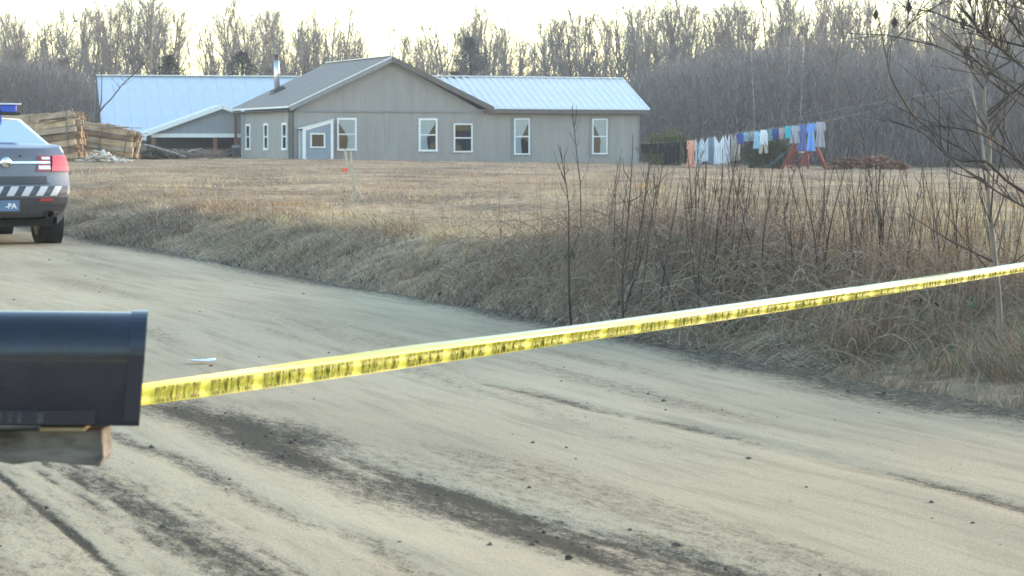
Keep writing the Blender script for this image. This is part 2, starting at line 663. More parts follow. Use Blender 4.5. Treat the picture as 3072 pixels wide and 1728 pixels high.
def build_road():
    ys = np.concatenate([np.linspace(-6, 5.8, 14), np.geomspace(6, 20, 330), np.geomspace(20.15, 95, 130)])
    ss = np.concatenate([np.linspace(-15, -9.2, 24), np.linspace(-9, .45, 270)])
    Yg, Sg = np.meshgrid(ys, ss, indexing='ij')
    X = edge_x(Yg) + Sg / .91
    s, mud, dz = road_fields(X, Yg)
    # ragged far edge
    crown = -.010 * ((Sg + 3.5) / 3.5) ** 2
    Z = road_z(Yg) + .012 + dz + crown * 0 + .012 * fbm(X * 1.1, Yg * 1.1, 4) + .03 * vnoise(X * .25, Yg * .25)
    # tread ridges on the near shoulder
    pts = np.array([px_ground(*p) for p in TRACKS[6][0]])
    o = np.argsort(pts[:, 1])
    c = np.interp(Yg, pts[o, 1], side(pts[:, 0], pts[:, 1])[o])
    g = np.exp(-((Sg - c) / .26) ** 2)
    ridge = np.sin((Sg - c) * 62)
    Z += .0035 * g * ridge
    mud = np.maximum(mud, g * .75 * np.clip(-ridge, 0, 1))
    Z = Z - .10 * np.clip((Sg - .05 - .3 * fbm(X * 1.5, Yg * 1.5, 3)) / .3, 0, 1)
    V = np.stack([X, Yg, Z], -1).reshape(-1, 3)
    r, c_ = Yg.shape
    i = np.arange(r - 1)[:, None] * c_ + np.arange(c_ - 1)[None]
    F = np.stack([i, i + 1, i + 1 + c_, i + c_], -1).reshape(-1, 4)
    cols = np.repeat(mud.reshape(-1, 1), 3, 1)
    me = np_mesh('dirt_road', V, [F], cols, smooth=True)
    uvl = me.uv_layers.new(name='UVMap')
    uv = np.stack([Sg.ravel(), (Yg * 1.09).ravel()], 1)[F.ravel()].astype(np.float32)
    uvl.data.foreach_set('uv', uv.ravel())
    o = obj('dirt_road', me, road_material())
    tag(o, kind='structure')


build_road()


def road_top(x, y): return float(road_z(y)) + .012 + .012 * float(fbm(x * 1.1, y * 1.1, 4)) + .03 * float(vnoise(x * .25, y * .25))


# clods and pebbles scattered on the road
def build_clods():
    n = 70000
    Y = 7 * (40 / 7.) ** RNG.random(n)
    S = RNG.uniform(-8.5, .1, n)
    X = edge_x(Y) + S / .91
    _, mud, _ = road_fields(X, Y)
    keep = RNG.random(n) < (.004 + .55 * np.clip(mud - .3, 0, 1) ** 1.6)
    X, Y = X[keep], Y[keep]
    n = len(X)
    Z = road_z(Y) + .012 + .012 * fbm(X * 1.1, Y * 1.1, 4) + .03 * vnoise(X * .25, Y * .25)
    r = np.exp(RNG.normal(math.log(.0062), .5, n)).clip(.003, .017)
    # squashed octahedra with jitter
    base = np.array([[1, 0, 0], [0, 1, 0], [-1, 0, 0], [0, -1, 0], [0, 0, .8], [.6, .6, .5], [-.6, .5, .45], [-.5, -.6, .5], [.55, -.55, .4]])
    V = base[None] * r[:, None, None] * RNG.uniform(.65, 1.35, (n, 9, 3))
    a = RNG.uniform(0, 6.28, n)
    ca, sa = np.cos(a)[:, None], np.sin(a)[:, None]
    V = np.stack([V[..., 0] * ca - V[..., 1] * sa, V[..., 0] * sa + V[..., 1] * ca, V[..., 2]], -1)
    V += np.stack([X, Y, Z - r * .1], 1)[:, None, :]
    b = (np.arange(n) * 9)[:, None]
    tris = np.array([[0, 1, 5], [1, 2, 6], [2, 3, 7], [3, 0, 8], [0, 5, 8], [1, 6, 5], [2, 7, 6], [3, 8, 7], [5, 6, 4], [6, 7, 4], [7, 8, 4], [8, 5, 4]])
    F = (b[:, :, None] + tris[None]).reshape(-1, 3)
    tone = RNG.uniform(.03, .14, n)
    cols = np.repeat(np.stack([tone, tone * .88, tone * .72], 1)[:, None], 9, 1).reshape(-1, 3)
    o = obj('road_clods', np_mesh('road_clods', V.reshape(-1, 3), [F], cols), mat_vcol('clod_earth'))
    tag(o, 'dark earth clods and pebbles strewn along the dirt road tracks', 'clods', kind='stuff')


build_clods()

# ------------------------------------------------------------------ shared materials
M = {}
M['siding'] = None
M['white_trim'] = mat('white_trim', (.74, .76, .78), .5, .05, 4)
M['grey_trim'] = mat('grey_trim', (.22, .23, .24), .6, .1, 4)
M['brown_trim'] = mat('brown_fascia', (.115, .10, .092), .6, .12, 3)
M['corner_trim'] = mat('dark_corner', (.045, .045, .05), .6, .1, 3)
M['roof_brown'] = mat('weathered_brown_roof', (.25, .20, .17), .7, .14, 1.3, bump=.1, stretch=(1, 6, 1))
M['roof_metal'] = mat('galvanised_roof', (.72, .74, .755), .38, .06, 2.0, metal=.35)
M['roof_metal_rib'] = mat('galvanised_rib', (.58, .63, .67), .4, .06, 2.0, metal=.35)
M['roof_blue'] = mat('blue_barn_roof', (.52, .60, .68), .42, .06, .8, metal=.2)
M['barn_grey'] = mat('barn_grey_wall', (.27, .29, .32), .7, .08, 2)
M['dark_room'] = mat('dark_interior', (.012, .012, .014), .9, .1, 2)  # near-black colour in place of the shade of interiors
M['glass'] = mat_glass('window_glass', refl=.0)
M['curtain'] = mat('white_curtain', (.62, .66, .70), .9, .06, 6)
M['entry_blue'] = mat('blue_grey_panel', (.24, .285, .335), .6, .08, 3)
M['steel_pipe'] = mat('steel_pipe', (.62, .65, .68), .28, .1, 6, metal=.85)
M['soot'] = mat('sooty_steel', (.06, .06, .06), .5, .2, 8, metal=.4)
M['post_brown'] = mat('stained_post', (.17, .085, .055), .7, .2, 6)
M['bark_grey'] = mat('grey_bark', (.21, .175, .145), .9, .3, 3, rnd=.3)
M['bark_dark'] = mat('dark_bark', (.065, .055, .048), .9, .3, 6, rnd=.2)
M['twig'] = mat('bare_twigs', (.205, .185, .17), .9, .25, .7, rnd=.28)
M['birch'] = mat('birch_bark', (.50, .49, .47), .8, .5, 2.5, stretch=(1, 1, 1))
M['needles'] = mat('conifer_needles', (.10, .105, .09), .9, .35, 2, rnd=.3)
M['sapling'] = mat('sapling_bark', (.05, .04, .034), .9, .3, 6, rnd=.35)
M['vcol'] = mat_vcol('dry_plants')


def siding_material():
    m, N, L, P = mat_new('taupe_siding')
    tc = N.new('ShaderNodeTexCoord')
    sx = N.new('ShaderNodeSeparateXYZ'); L.new(tc.outputs['Object'], sx.inputs[0])
    ad = N.new('ShaderNodeMath'); ad.operation = 'ADD'
    L.new(sx.outputs[0], ad.inputs[0]); L.new(sx.outputs[1], ad.inputs[1])
    ml = N.new('ShaderNodeMath'); ml.operation = 'MULTIPLY'; ml.inputs[1].default_value = 5.0
    L.new(ad.outputs[0], ml.inputs[0])
    fr = N.new('ShaderNodeMath'); fr.operation = 'FRACT'; L.new(ml.outputs[0], fr.inputs[0])
    gt = N.new('ShaderNodeMapRange'); gt.inputs['From Min'].default_value = .0; gt.inputs['From Max'].default_value = .09
    L.new(fr.outputs[0], gt.inputs[0])
    nz = N.new('ShaderNodeTexNoise'); nz.inputs['Scale'].default_value = .8; nz.inputs['Detail'].default_value = 6
    mp = N.new('ShaderNodeMapping'); mp.inputs['Scale'].default_value = (3, 3, .6)
    L.new(tc.outputs['Object'], mp.inputs[0]); L.new(mp.outputs[0], nz.inputs[0])
    r = N.new('ShaderNodeValToRGB')
    e = r.color_ramp.elements
    e[0].position = .3; e[0].color = (.268, .252, .238, 1)
    e[1].position = .7; e[1].color = (.318, .302, .286, 1)
    L.new(nz.outputs['Fac'], r.inputs[0])
    L.new(r.outputs[0], P.inputs['Base Color'])
    P.inputs['Roughness'].default_value = .75
    b = N.new('ShaderNodeBump'); b.inputs['Strength'].default_value = .9; b.inputs['Distance'].default_value = .012
    L.new(gt.outputs[0], b.inputs['Height']); L.new(b.outputs[0], P.inputs['Normal'])
    return m


M['siding'] = siding_material()

# ------------------------------------------------------------------ house
HOUSE_YAW = R(22.0)
HC, HS = math.cos(HOUSE_YAW), math.sin(HOUSE_YAW)
HA = Vector(((295 - 512) / F_PX * 126.0, 126.0, 0))


def hpt(px, py, q=0.0):
    """house-local (t along the front, z) seen at a pixel, on the plane set back by q"""
    a = (px - 512) / F_PX
    ox, oy = HA.x - HS * q, HA.y + HC * q
    t = (a * oy - ox) / (HC - a * HS)
    Y = oy + HS * t
    return t, 1.45 + (HORIZON - py) * Y / F_PX


U = 1024 / 2576.0


def hptu(ux, uy, q=0.0): return hpt(ux * U, uy * U, q)


house = empty('house', (HA.x, HA.y, 0), HOUSE_YAW)
tag(house, 'long taupe sided house with a gable front and a metal roofed wing', 'house')
EAVE = 3.46
RT, RZ = 5.25, 6.30            # ridge position along the front, height
D = 10.3                       # depth of the gabled block
TW = 10.55                     # where the wing starts
TE = hptu(1606, 300)[0]        # right end of the wing
DW = 6.4
BZ = .35                       # walls start below the soil

# gabled block walls: lower storey + gable above a projecting band
mb = MB()
mb.prism([(0, 0, BZ), (TW, 0, BZ), (TW, 0, EAVE), (0, 0, EAVE)], (0, D, 0))
mb.build('wall', M['siding'], house)
gw = MB()
SL = (RZ - EAVE - .02) / RT
gw.prism([(0.0, -.035, EAVE - .02), (TW, -.035, EAVE - .02), (RT, -.035, RZ - .12)], (0, D + .06, 0))
gw.build('gable', M['siding'], house)
bd = MB(); bd.span((.0, -.075, EAVE - .11), (TW - .1, -.036, EAVE - .02))
bd.build('band_board', M['grey_trim'], house)
wg = MB(); wg.prism([(TW, .02, BZ), (TE, .02, BZ), (TE, .02, EAVE), (TW, .02, EAVE)], (0, DW, 0))
wg.build('wing_wall', M['siding'], house)
# wing end gable
we = MB()
WRZ = EAVE + .18 + (DW / 2 + .3) * .5
we.prism([(TE - .1, .03, EAVE), (TE - .1, DW, EAVE), (TE - .1, DW / 2, WRZ - .22)], (.11, 0, 0))
we.build('wing_gable', M['siding'], house)

# main roof: two thick slopes
OV = .42
EZ = EAVE + .16
left_eave = -OV


def slope(name, t0, z0, t1, z1, q0, q1, th, matl):
    o = MB()
    o.prism([(t0, q0, z0), (t1, q0, z1), (t1, q0, z1 + th), (t0, q0, z0 + th)], (0, q1 - q0, 0))
    return o.build(name, matl, house)


RTOP = RZ
rs = slope('roof', left_eave, EAVE + .10, RT, RTOP - .10, -.45, D + .45, .12, M['roof_brown'])
# the right slope comes down until it meets the wing
rr = slope('roof', 2 * RT - left_eave, EAVE + .10, RT - .001, RTOP - .101, -.448, D + .448, .12, M['roof_brown'])
# rake trims along the front gable
rk = MB()
rk.beam((left_eave, -.48, EAVE + .17), (RT, -.48, RTOP - .03), .05, .06)
rk.build('rake_trim', M['white_trim'], house)
rk2 = MB()
rk2.beam((left_eave + .03, -.475, EAVE + .02), (RT, -.475, RTOP - .19), .04, .2)
rk2.build('rake_board', M['grey_trim'], house)
rk3 = MB()
rk3.beam((2 * RT - left_eave + .1, -.478, EAVE + .07), (RT, -.478, RTOP - .13), .05, .28)
rk3.build('rake_board', M['brown_trim'], house)
rc = MB(); rc.beam((RT, -.5, RTOP + .03), (RT, D + .45, RTOP + .03), .34, .04)
rc.build('ridge_cap', M['roof_metal'], house)
ev = MB(); ev.beam((left_eave - .03, -.44, EAVE + .13), (left_eave - .03, D + .46, EAVE + .13), .05, .09)
ev.build('eave_trim', M['white_trim'], house)
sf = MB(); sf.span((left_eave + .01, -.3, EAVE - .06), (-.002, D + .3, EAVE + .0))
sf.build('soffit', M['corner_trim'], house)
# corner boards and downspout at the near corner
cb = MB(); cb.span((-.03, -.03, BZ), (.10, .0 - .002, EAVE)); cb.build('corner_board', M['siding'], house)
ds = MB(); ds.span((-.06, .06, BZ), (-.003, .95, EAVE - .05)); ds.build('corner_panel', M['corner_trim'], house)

# wing roof: metal panels with ribs
wing_roof = MB()
we0 = EAVE + .10
slopez = .5
q_e, q_r = -.42, DW / 2
zr = we0 + (q_r - q_e) * slopez
wing_roof.prism([(TW + .45, q_e, we0 - .02), (TW + .45, q_r, zr - .02), (TW + .45, 2 * q_r - q_e, we0 - .02), (TW + .45, q_r, zr - .22)], (TE - .03 - TW, 0, 0))
wr = wing_roof.build('wing_roof', M['roof_metal_rib'], house)
pan_w = .42
tr0 = TW - 3.4
npan = int((TE + .42 - tr0) / pan_w)
pan_w = (TE + .42 - tr0) / npan
pm = MB()
ang = math.atan(slopez)
Ls = math.hypot(q_r - q_e, zr - we0) + .06
# panel lying in its own plane: x across, y up the slope; rib on the left
pm.prism([(.0, 0, 0), (.02, 0, .045), (.06, 0, .045), (.085, 0, .006), (pan_w, 0, .006), (pan_w, 0, -.008), (0, 0, -.008)], (0, Ls, 0))
pme = pm.mesh('roof_panel')
pme.materials.append(M['roof_metal'])
for i in range(npan):
    tl = tr0 + i * pan_w
    lift = max(0.0, 1.03 * (2 * RT - left_eave - tl) + .12)
    me_ = pme
    if lift > .2:
        cut = lift / math.cos(ang)
        if Ls - cut < .1: continue
        pc2 = MB(); pc2.prism([(.0, cut, 0), (.02, cut, .045), (.06, cut, .045), (.085, cut, .006), (pan_w, max(0, cut - pan_w), .006), (pan_w, max(0, cut - pan_w), -.008), (0, cut, -.008)], (0, Ls - cut, 0))
        me_ = pc2.mesh('roof_panel'); me_.materials.append(M['roof_metal'])
    o = obj('roof_panel', me_, None, wr)
    o.location = (tl, q_e - .04, we0 - .005)
    o.rotation_euler = (ang, 0, 0)
rg = MB(); rg.beam((tr0 + .35, q_r, zr + .04), (TE + .44, q_r, zr + .04), .3, .05); rg.build('ridge_cap', M['white_trim'], house)
rt = MB(); rt.beam((TE + .45, q_e - .04, we0 + .02), (TE + .45, q_r, zr + .02), .05, .08); rt.build('wing_rake_trim', M['white_trim'], house)
fb = MB(); fb.span((TW + .15, q_e - .02, EAVE - .13), (TE + .42, q_e + .02, we0 - .02)); fb.build('fascia', M['brown_trim'], house)
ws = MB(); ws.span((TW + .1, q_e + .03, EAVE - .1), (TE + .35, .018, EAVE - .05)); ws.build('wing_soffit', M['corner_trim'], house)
cbr = MB(); cbr.span((TE - .08, -.012, BZ), (TE + .03, .018, EAVE - .14)); cbr.build('corner_board', M['grey_trim'], house)


def window(t0, t1, z0, z1, tie=None, fw=.10, plane='front', q=0.0, double=True, outer=None, hasbar=True, fmat='white_trim', root=house):
    """a sash window standing proud of the wall. plane front: x = t, y towards the viewer negative"""
    def P(t, y, z):
        return (t, q - y, z) if plane == 'front' else (-y - q, t, z)
    def box(m, a, b, z0_, z1_, d0, d1):
        p, r = P(a, d0, z0_), P(b, d1, z1_)
        m.span(p, r)
    f = MB()
    box(f, t0, t1, z1 - fw, z1, .004, .075)
    box(f, t0 - .02, t1 + .02, z0, z0 + fw, .004, .095)
    box(f, t0, t0 + fw, z0 + fw, z1 - fw, .004, .075)
    box(f, t1 - fw, t1, z0 + fw, z1 - fw, .004, .075)
    fo = f.build('window', M[fmat], root)
    zm = (z0 + z1) / 2
    if hasbar:
        b = MB(); box(b, t0 + fw, t1 - fw, zm - .03, zm + .03, .02, .07)
        b.build('meeting_rail', M[fmat], fo)
    bk = MB(); box(bk, t0 + fw * .5, t1 - fw * .5, z0 + fw * .5, z1 - fw * .5, .003, .010)
    bk.build('room', M['dark_room'], fo)  # flat sheet painted dark for the unlit room behind the pane
    for k, (a, c) in enumerate(((z0 + fw, zm - .03), (zm + .03, z1 - fw)) if hasbar else ((z0 + fw, z1 - fw),)):
        g = MB(); box(g, t0 + fw, t1 - fw, a, c, .044 + .010 * k, .048 + .010 * k)
        g.build('pane', M['glass'], fo)
    if tie:
        rows = []
        W_ = t1 - t0 - 2 * fw
        for i in range(15):
            v = i / 14
            e = np.interp(v, [0, .12, .45, .56, .62, 1], [0, .03, .42, .55, .58, .50])
            row = []
            for j in range(13):
                u = e + (1 - e) * j / 12
                if tie == 'left': u = 1 - u
                y = .026 + .009 * math.sin(j * 1.9 + v * 2)
                row.append(P(t0 + fw + u * W_, y, z1 - fw - v * (z1 - z0 - 2 * fw)))
            rows.append(row)
        MB().grid(rows).build('curtain', M['curtain'], fo, smooth=True)
    if outer:
        g = MB()
        a, b, c, d = outer
        box(g, a, t0 - .025, c, d, .004, .04); box(g, t1 + .025, b, c, d, .004, .04)
        box(g, t0 - .025, t1 + .025, z1, d, .004, .04); box(g, t0 - .025, t1 + .025, c, z0, .004, .04)
        g.build('casing', M['grey_trim'], fo)
    return fo


def win_u(x0, x1, y0, y1, **k):
    t0, z1 = hptu(x0, y0); t1, z0 = hptu(x1, y1)
    z1 = (z1 + hptu(x1, y0)[1]) / 2
    out = k.pop('outer_u', None)
    if out:
        a, d = hptu(out[0], out[2]); b, c = hptu(out[1], out[3])
        k['outer'] = (a, b, c, d)
    return window(t0, t1, z0, z1, **k)


win_u(848, 897, 297, 379, tie='right')
win_u(1053, 1100, 298, 381, tie='left')
win_u(1141, 1188, 311, 383, fw=.07)
win_u(1293, 1332, 298, 389, tie='left', q=.02, fw=.07, outer_u=(1287, 1337, 292, 393))
win_u(1489, 1527, 299, 388, tie='right', q=.02, fw=.07, outer_u=(1483, 1532, 293, 393))


def left_q(ux):
    """depth along the left wall seen at column ux (t = 0 plane)"""
    a = (ux * U - 512) / F_PX
    return (a * HA.y - HA.x) / (-HS - a * HC)


for x0, x1 in ((713, 725), (667, 678), (622, 633)):
    qb, qa = left_q(x0), left_q(x1)
    Ym = HA.y + HC * (qa + qb) / 2
    zt = 1.45 + (HORIZON - 309 * U) * (HA.y + HC * left_q(719)) / F_PX
    zb = 1.45 + (HORIZON - 378 * U) * (HA.y + HC * left_q(719)) / F_PX
    window(qa, qb, zb, zt, fw=.12, plane='left')

# back corner panel and porch post on the left wall's far end
bp = MB(); bp.span((-.04, D - .55, BZ), (-.003, D - .02, EAVE - .06)); bp.build('corner_panel', M['barn_grey'], house)
pp = MB(); pp.span((-.34, D + .15, .5), (-.2, D + .29, EAVE - .06)); pp.build('porch_post', M['post_brown'], house)
pb_ = MB(); pb_.span((-.44, D + .05, .5), (-.10, D + .39, 1.45)); pb_.build('post_base', M['corner_trim'], house)
prail = MB(); prail.span((-.46, D + .04, 1.452), (-.08, D + .41, 1.62)); prail.build('post_cap', M['grey_trim'], house)

# stove pipe
pt, pq = 1.5, 8.3
pz = EAVE + .22 + (pt - left_eave) * (RTOP - EAVE - .2) / (RT - left_eave)
pipe = MB(); pipe.tube([(pt, pq, pz - .2), (pt, pq, pz + 1.0), (pt, pq, pz + 1.75)], [.16, .16, .15], 14)
po = pipe.build('chimney_pipe', M['steel_pipe'], house, smooth=True)
cap = MB(); cap.tube([(pt, pq, pz + 1.72), (pt, pq, pz + 1.98)], [.13, .13], 12)
cap.tube([(pt, pq, pz + 1.98), (pt, pq, pz + 2.02), (pt, pq, pz + 2.12)], [.22, .22, .03], 12)
cap.build('pipe_cap', M['soot'], po)
fl = MB()
fl.prism([(pt - .42, pq - .35, pz - .26), (pt + .42, pq - .35, pz + .2), (pt + .3, pq - .3, pz + .34), (pt - .2, pq - .3, pz + .12)], (0, .7, 0))
fl.build('flashing', M['corner_trim'], po)

# cellar entry lean-to on the front wall
e0 = hptu(765, 330, -.75)[0]; e1 = hptu(836, 310, -.75)[0]
zl = hptu(765, 327, -.75)[1]; zh = hptu(836, 305, -.75)[1]
pe = -.75
en = MB()
en.prism([(e0, pe, BZ), (e1, pe, BZ), (e1, pe, zh - .04), (e0, pe, zl - .04)], (0, .71, 0))
eo = en.build('cellar_entry', M['entry_blue'], house)
tr_ = MB()
tr_.span((e0 - .06, pe - .05, BZ), (e0 + .10, pe - .003, zl - .02))
tr_.span((e1 - .08, pe - .05, BZ), (e1 + .06, pe - .003, zh - .06))
tr_.beam((e0 - .05, pe - .028, zl), (e1 + .06, pe - .028, zh), .05, .14)
tr_.span((e0 - .055, -.12, BZ), (e0 - .003, -.04, zl - .02))
tr_.build('entry_trim', M['white_trim'], eo)
er = MB()
er.prism([(e0 - .14, pe - .1, zl + .06), (e1 + .1, pe - .1, zh + .07), (e1 + .1, pe - .1, zh + .11), (e0 - .14, pe - .1, zl + .10)], (0, .82, 0))
er.build('entry_roof', M['roof_metal'], eo)
wt0, wz1 = hptu(781, 335, pe); wt1, wz0 = hptu(818, 372, pe)
window(wt0, wt1, wz0, wz1, fw=.07, q=pe, hasbar=False, root=eo)

# ------------------------------------------------------------------ barn behind
BY = R(12.0)
bc, bs = math.cos(BY), math.sin(BY)
barn = empty('barn', ((98.2 - 512) / F_PX * 150, 150, 0), BY)
tag(barn, 'low barn with a large pale blue metal roof behind the lumber piles', 'barn')
BRZ = 1.45 + (HORIZON - 76.0) * 150 / F_PX
RUN, BEZ = 8.0, 2.05
BL = 16.5
m = MB(); m.prism([(.25, -RUN + .5, .2), (.25, -RUN + .5, BEZ + .1), (.25, 0, BRZ - .35), (.25, RUN - .5, BEZ + .1), (.25, RUN - .5, .2)], (BL - .5, 0, 0))
m.build('wall', M['barn_grey'], barn)
bro = MB(); bro.prism([(0, -RUN, BEZ - .05), (0, 0, BRZ - .05), (0, RUN, BEZ - .05), (0, 0, BRZ - .3)], (BL, 0, 0))
bro = bro.build('roof', M['barn_grey'], barn)
bw = .92
bpn = int(BL / bw)
b_ang = math.atan2(BRZ - BEZ, RUN)
bLs = math.hypot(BRZ - BEZ, RUN) + .04
pm = MB(); pm.prism([(0, 0, 0), (.012, 0, .011), (.04, 0, .011), (.05, 0, .004), (bw - .004, 0, .004), (bw - .004, 0, -.012), (0, 0, -.012)], (0, bLs, 0))
bme = pm.mesh('roof_panel'); bme.materials.append(M['roof_blue'])
for i in range(bpn):
    o = obj('roof_panel', bme, None, bro); o.location = (i * bw - .02, -RUN - .04, BEZ - .02); o.rotation_euler = (b_ang, 0, 0)
    o = obj('roof_panel', bme, None, bro); o.location = (i * bw - .02 + bw, RUN + .04, BEZ - .02); o.rotation_euler = (b_ang, 0, math.pi)
x = MB(); x.beam((-.06, 0, BRZ + .03), (BL, 0, BRZ + .03), .5, .06); x.build('ridge_cap', M['roof_metal'], barn)
x = MB(); x.beam((-.05, -RUN - .05, BEZ - .06), (-.05, 0, BRZ - .05), .06, .26); x.build('rake_trim', M['corner_trim'], barn)
x = MB(); x.span((-.04, -RUN - .1, BEZ - .16), (BL, -RUN - .05, BEZ - .02)); x.build('eave_trim', M['white_trim'], barn)

# gabled carport in front of the barn
CY = 136.0
ap = Vector(((222.6 - 512) / F_PX * CY, CY, 0))
carport = empty('carport', (ap.x, ap.y, 0), BY)
tag(carport, 'open carport with grey gable and white beam between barn and house', 'carport')
az = 1.45 + (HORIZON - 106.0) * CY / F_PX
bz_ = 1.45 + (HORIZON - 134.0) * CY / F_PX
hw = 4.45
x = MB(); x.prism([(-hw + .3, 0, bz_ - .02), (hw - .3, 0, bz_ - .02), (0, 0, az - .14)], (0, .12, 0)); x.build('gable', M['barn_grey'], carport)
for sgn in (-1, 1):
    x = MB()
    e_, r_ = Vector((sgn * hw, -.35, bz_ - .04)), Vector((sgn * .0, -.35, az - .03))
    x.prism([e_, r_, r_ + Vector((0, 0, .12)), e_ + Vector((0, 0, .12))], (0, 6.0, 0))
    x.build('roof', M['roof_metal'], carport)
    x = MB(); x.beam((sgn * (hw - .02), -.40, bz_ - .08), (sgn * .02, -.40, az - .07), .05, .22); x.build('rake_trim', M['white_trim'], carport)
x = MB(); x.span((-hw + .5, -.06, bz_ - .20), (hw - .3, -.002, bz_ + .02)); x.build('beam', M['white_trim'], carport)
for px_ in (156.5, 216.0, 240):
    t = ((px_ - 512) / F_PX * CY - ap.x) / bc
    x = MB(); x.span((t - .11, .02, .2), (t + .11, .24, bz_ - .2)); x.build('post', M['post_brown'], carport)
x = MB(); x.span((-hw + .4, 3.0, .2), (-.2, 3.15, bz_ - .05)); x.build('back_wall', M['corner_trim'], carport)  # wall coloured dark to deepen the shade of the carport opening
x = MB(); x.span((-.2, 3.6, .2), (hw, 3.75, bz_)); x.build('doorway', M['dark_room'], carport)  # sheet painted near-black for the shade deep in the carport
x = MB(); x.span((-hw + .5, 0.13, bz_ - .19), (hw - .4, 3.0, bz_ - .12)); x.build('ceiling', M['corner_trim'], carport)
x = MB(); x.span((hw - .5, .3, .2), (hw - .35, 3.6, bz_ - .2)); x.build('side_wall', M['barn_grey'], carport)

# ------------------------------------------------------------------ police car
M['car_grey'] = mat('car_paint_silver', (.115, .125, .155), .34, .03, 3, metal=.2, coat=.8)
M['car_white'] = mat('car_paint_white', (.75, .76, .78), .3, .03, 3, coat=.8)
M['car_dark'] = mat('car_black_plastic', (.014, .015, .017), .6, .1, 8)
M['car_panel'] = mat('car_dark_panel', (.035, .038, .048), .4, .05, 5, coat=.3)
M['chrome'] = mat('chrome', (.8, .82, .85), .12, .02, 5, metal=1.0)
M['tail_red'] = mat('tail_lamp_red', (.62, .025, .045), .15, .08, 12, coat=1.0)
M['tail_white'] = mat('tail_lamp_clear', (.68, .68, .72), .15, .05, 12, coat=1.0)
M['reflector'] = mat('red_reflector', (.28, .02, .03), .25, .1, 20, coat=.6)
M['stripe_white'] = mat('reflective_white', (.50, .52, .56), .4, .05, 8)
M['stripe_dark'] = mat('reflective_navy', (.05, .06, .085), .4, .05, 8)
M['car_glass'] = mat('car_glass', (.62, .72, .78), .08, .02, 2, metal=.75, coat=1.0)  # pale metallic base colour stands in for strong sky reflection
M['tyre'] = mat('tyre_rubber', (.035, .034, .033), .85, .2, 14, bump=.3)
M['rim'] = mat('wheel_rim', (.35, .36, .38), .35, .1, 6, metal=.8)
M['lamp_blue'] = mat('blue_light_lens', (.015, .08, .50), .12, .05, 6, coat=1.0)
M['lamp_clear'] = mat('clear_light_lens', (.72, .76, .82), .12, .05, 6, coat=1.0)
M['plate_blue'] = mat('plate_face', (.10, .17, .30), .4, .05, 10)
M['plate_text'] = mat('plate_text', (.8, .82, .85), .4, .05, 10)

CAR_YAW = math.atan(.455)
tyreY = 31.6
tyre = Vector(((45.0 - 512) / F_PX * tyreY, tyreY, 1.45 - (245 - HORIZON) * tyreY / F_PX))
hc_, hs_ = math.cos(CAR_YAW), math.sin(CAR_YAW)
car = empty('police_car', (tyre.x - .74 * hc_, tyre.y - .74 * hs_, tyre.z - .005), CAR_YAW)
tag(car, 'silver police sedan with roof light bar parked on the dirt road', 'car')

RZL = [.40, .47, .60, .74, .82, .90, 1.02, 1.14, 1.22, 1.28]
RYL = [-.98, -1.06, -1.10, -1.10, -1.07, -1.05, -1.04, -1.02, -1.00, -.95]
RWL = [.70, .77, .82, .845, .85, .845, .835, .81, .785, .75]
BOW = .17


def rear_pt(c, z, off=0.0):
    c = max(-1.0, min(1.0, c))
    y = np.interp(z, RZL, RYL) + BOW * abs(c) ** 3.0
    w = np.interp(z, RZL, RWL)
    n = Vector((c * abs(c) * .45, -1, .06)).normalized()
    return Vector((c * w, y, z)) + n * off


def rear_patch(name, c0, c1, z0, z1, matl, off=.012, skew=0.0, n=6, parent=car, nz=3, taper=0.0):
    rows = []
    for i in range(nz + 1):
        v = i / nz
        z = lerp(z0, z1, v)
        rows.append([rear_pt(lerp(c0 + taper * v, c1, j / n) + skew * v, z, off) for j in range(n + 1)])
    g = MB().grid(rows)
    # edge skirt so the patch has thickness
    ring = [r for r in rows[0]] + [r[-1] for r in rows[1:]] + rows[-1][-2::-1] + [r[0] for r in rows[-2:0:-1]]
    inner = [p + Vector((0, .03, 0)) for p in ring]
    k = len(ring)
    g.add(ring + inner, [(i, (i + 1) % k, (i + 1) % k + k, i + k) for i in range(k)])
    return g.build(name, matl, parent, smooth=False)


# body shell: rings along the length
ST = [  # y, width factor, deck height
    (-.72, 1.035, 1.315), (-.45, 1.045, 1.325), (0, 1.05, 1.30), (.4, 1.045, 1.22), (1.0, 1.04, 1.18), (1.7, 1.035, 1.15),
    (2.15, 1.03, 1.13), (2.6, 1.02, 1.10), (3.1, 1.0, 1.05), (3.45, .95, .98), (3.68, .86, .88)]
nl = len(RZL)
body = MB()
NC = 14
cs = [2 * j / NC - 1 for j in range(NC + 1)]
body.grid([[rear_pt(c, z) for c in cs] for z in RZL])
fr = [(z - RZL[0]) / (RZL[-1] - RZL[0]) for z in RZL]
for sgn in (-1, 1):
    rows = [[rear_pt(sgn, z) for z in RZL]]
    for (y, k, zt) in ST:
        zb = .30 if y < 3.2 else .34
        w_in = .0
        rows.append([Vector((sgn * np.interp(z, RZL, RWL) * k * (1.0 if i < nl - 1 else .99), y, lerp(zb, zt, f))) for i, (z, f) in enumerate(zip(RZL, fr))])
    if sgn > 0: rows = rows[::-1]
    body.grid(rows)
# deck / hood
rows = [[rear_pt(c, RZL[-1]) for c in cs]]
for (y, k, zt) in ST:
    rows.append([Vector((c * RWL[-1] * k * .99, y, zt + .035 * (1 - c * c))) for c in cs])
body.grid(rows)
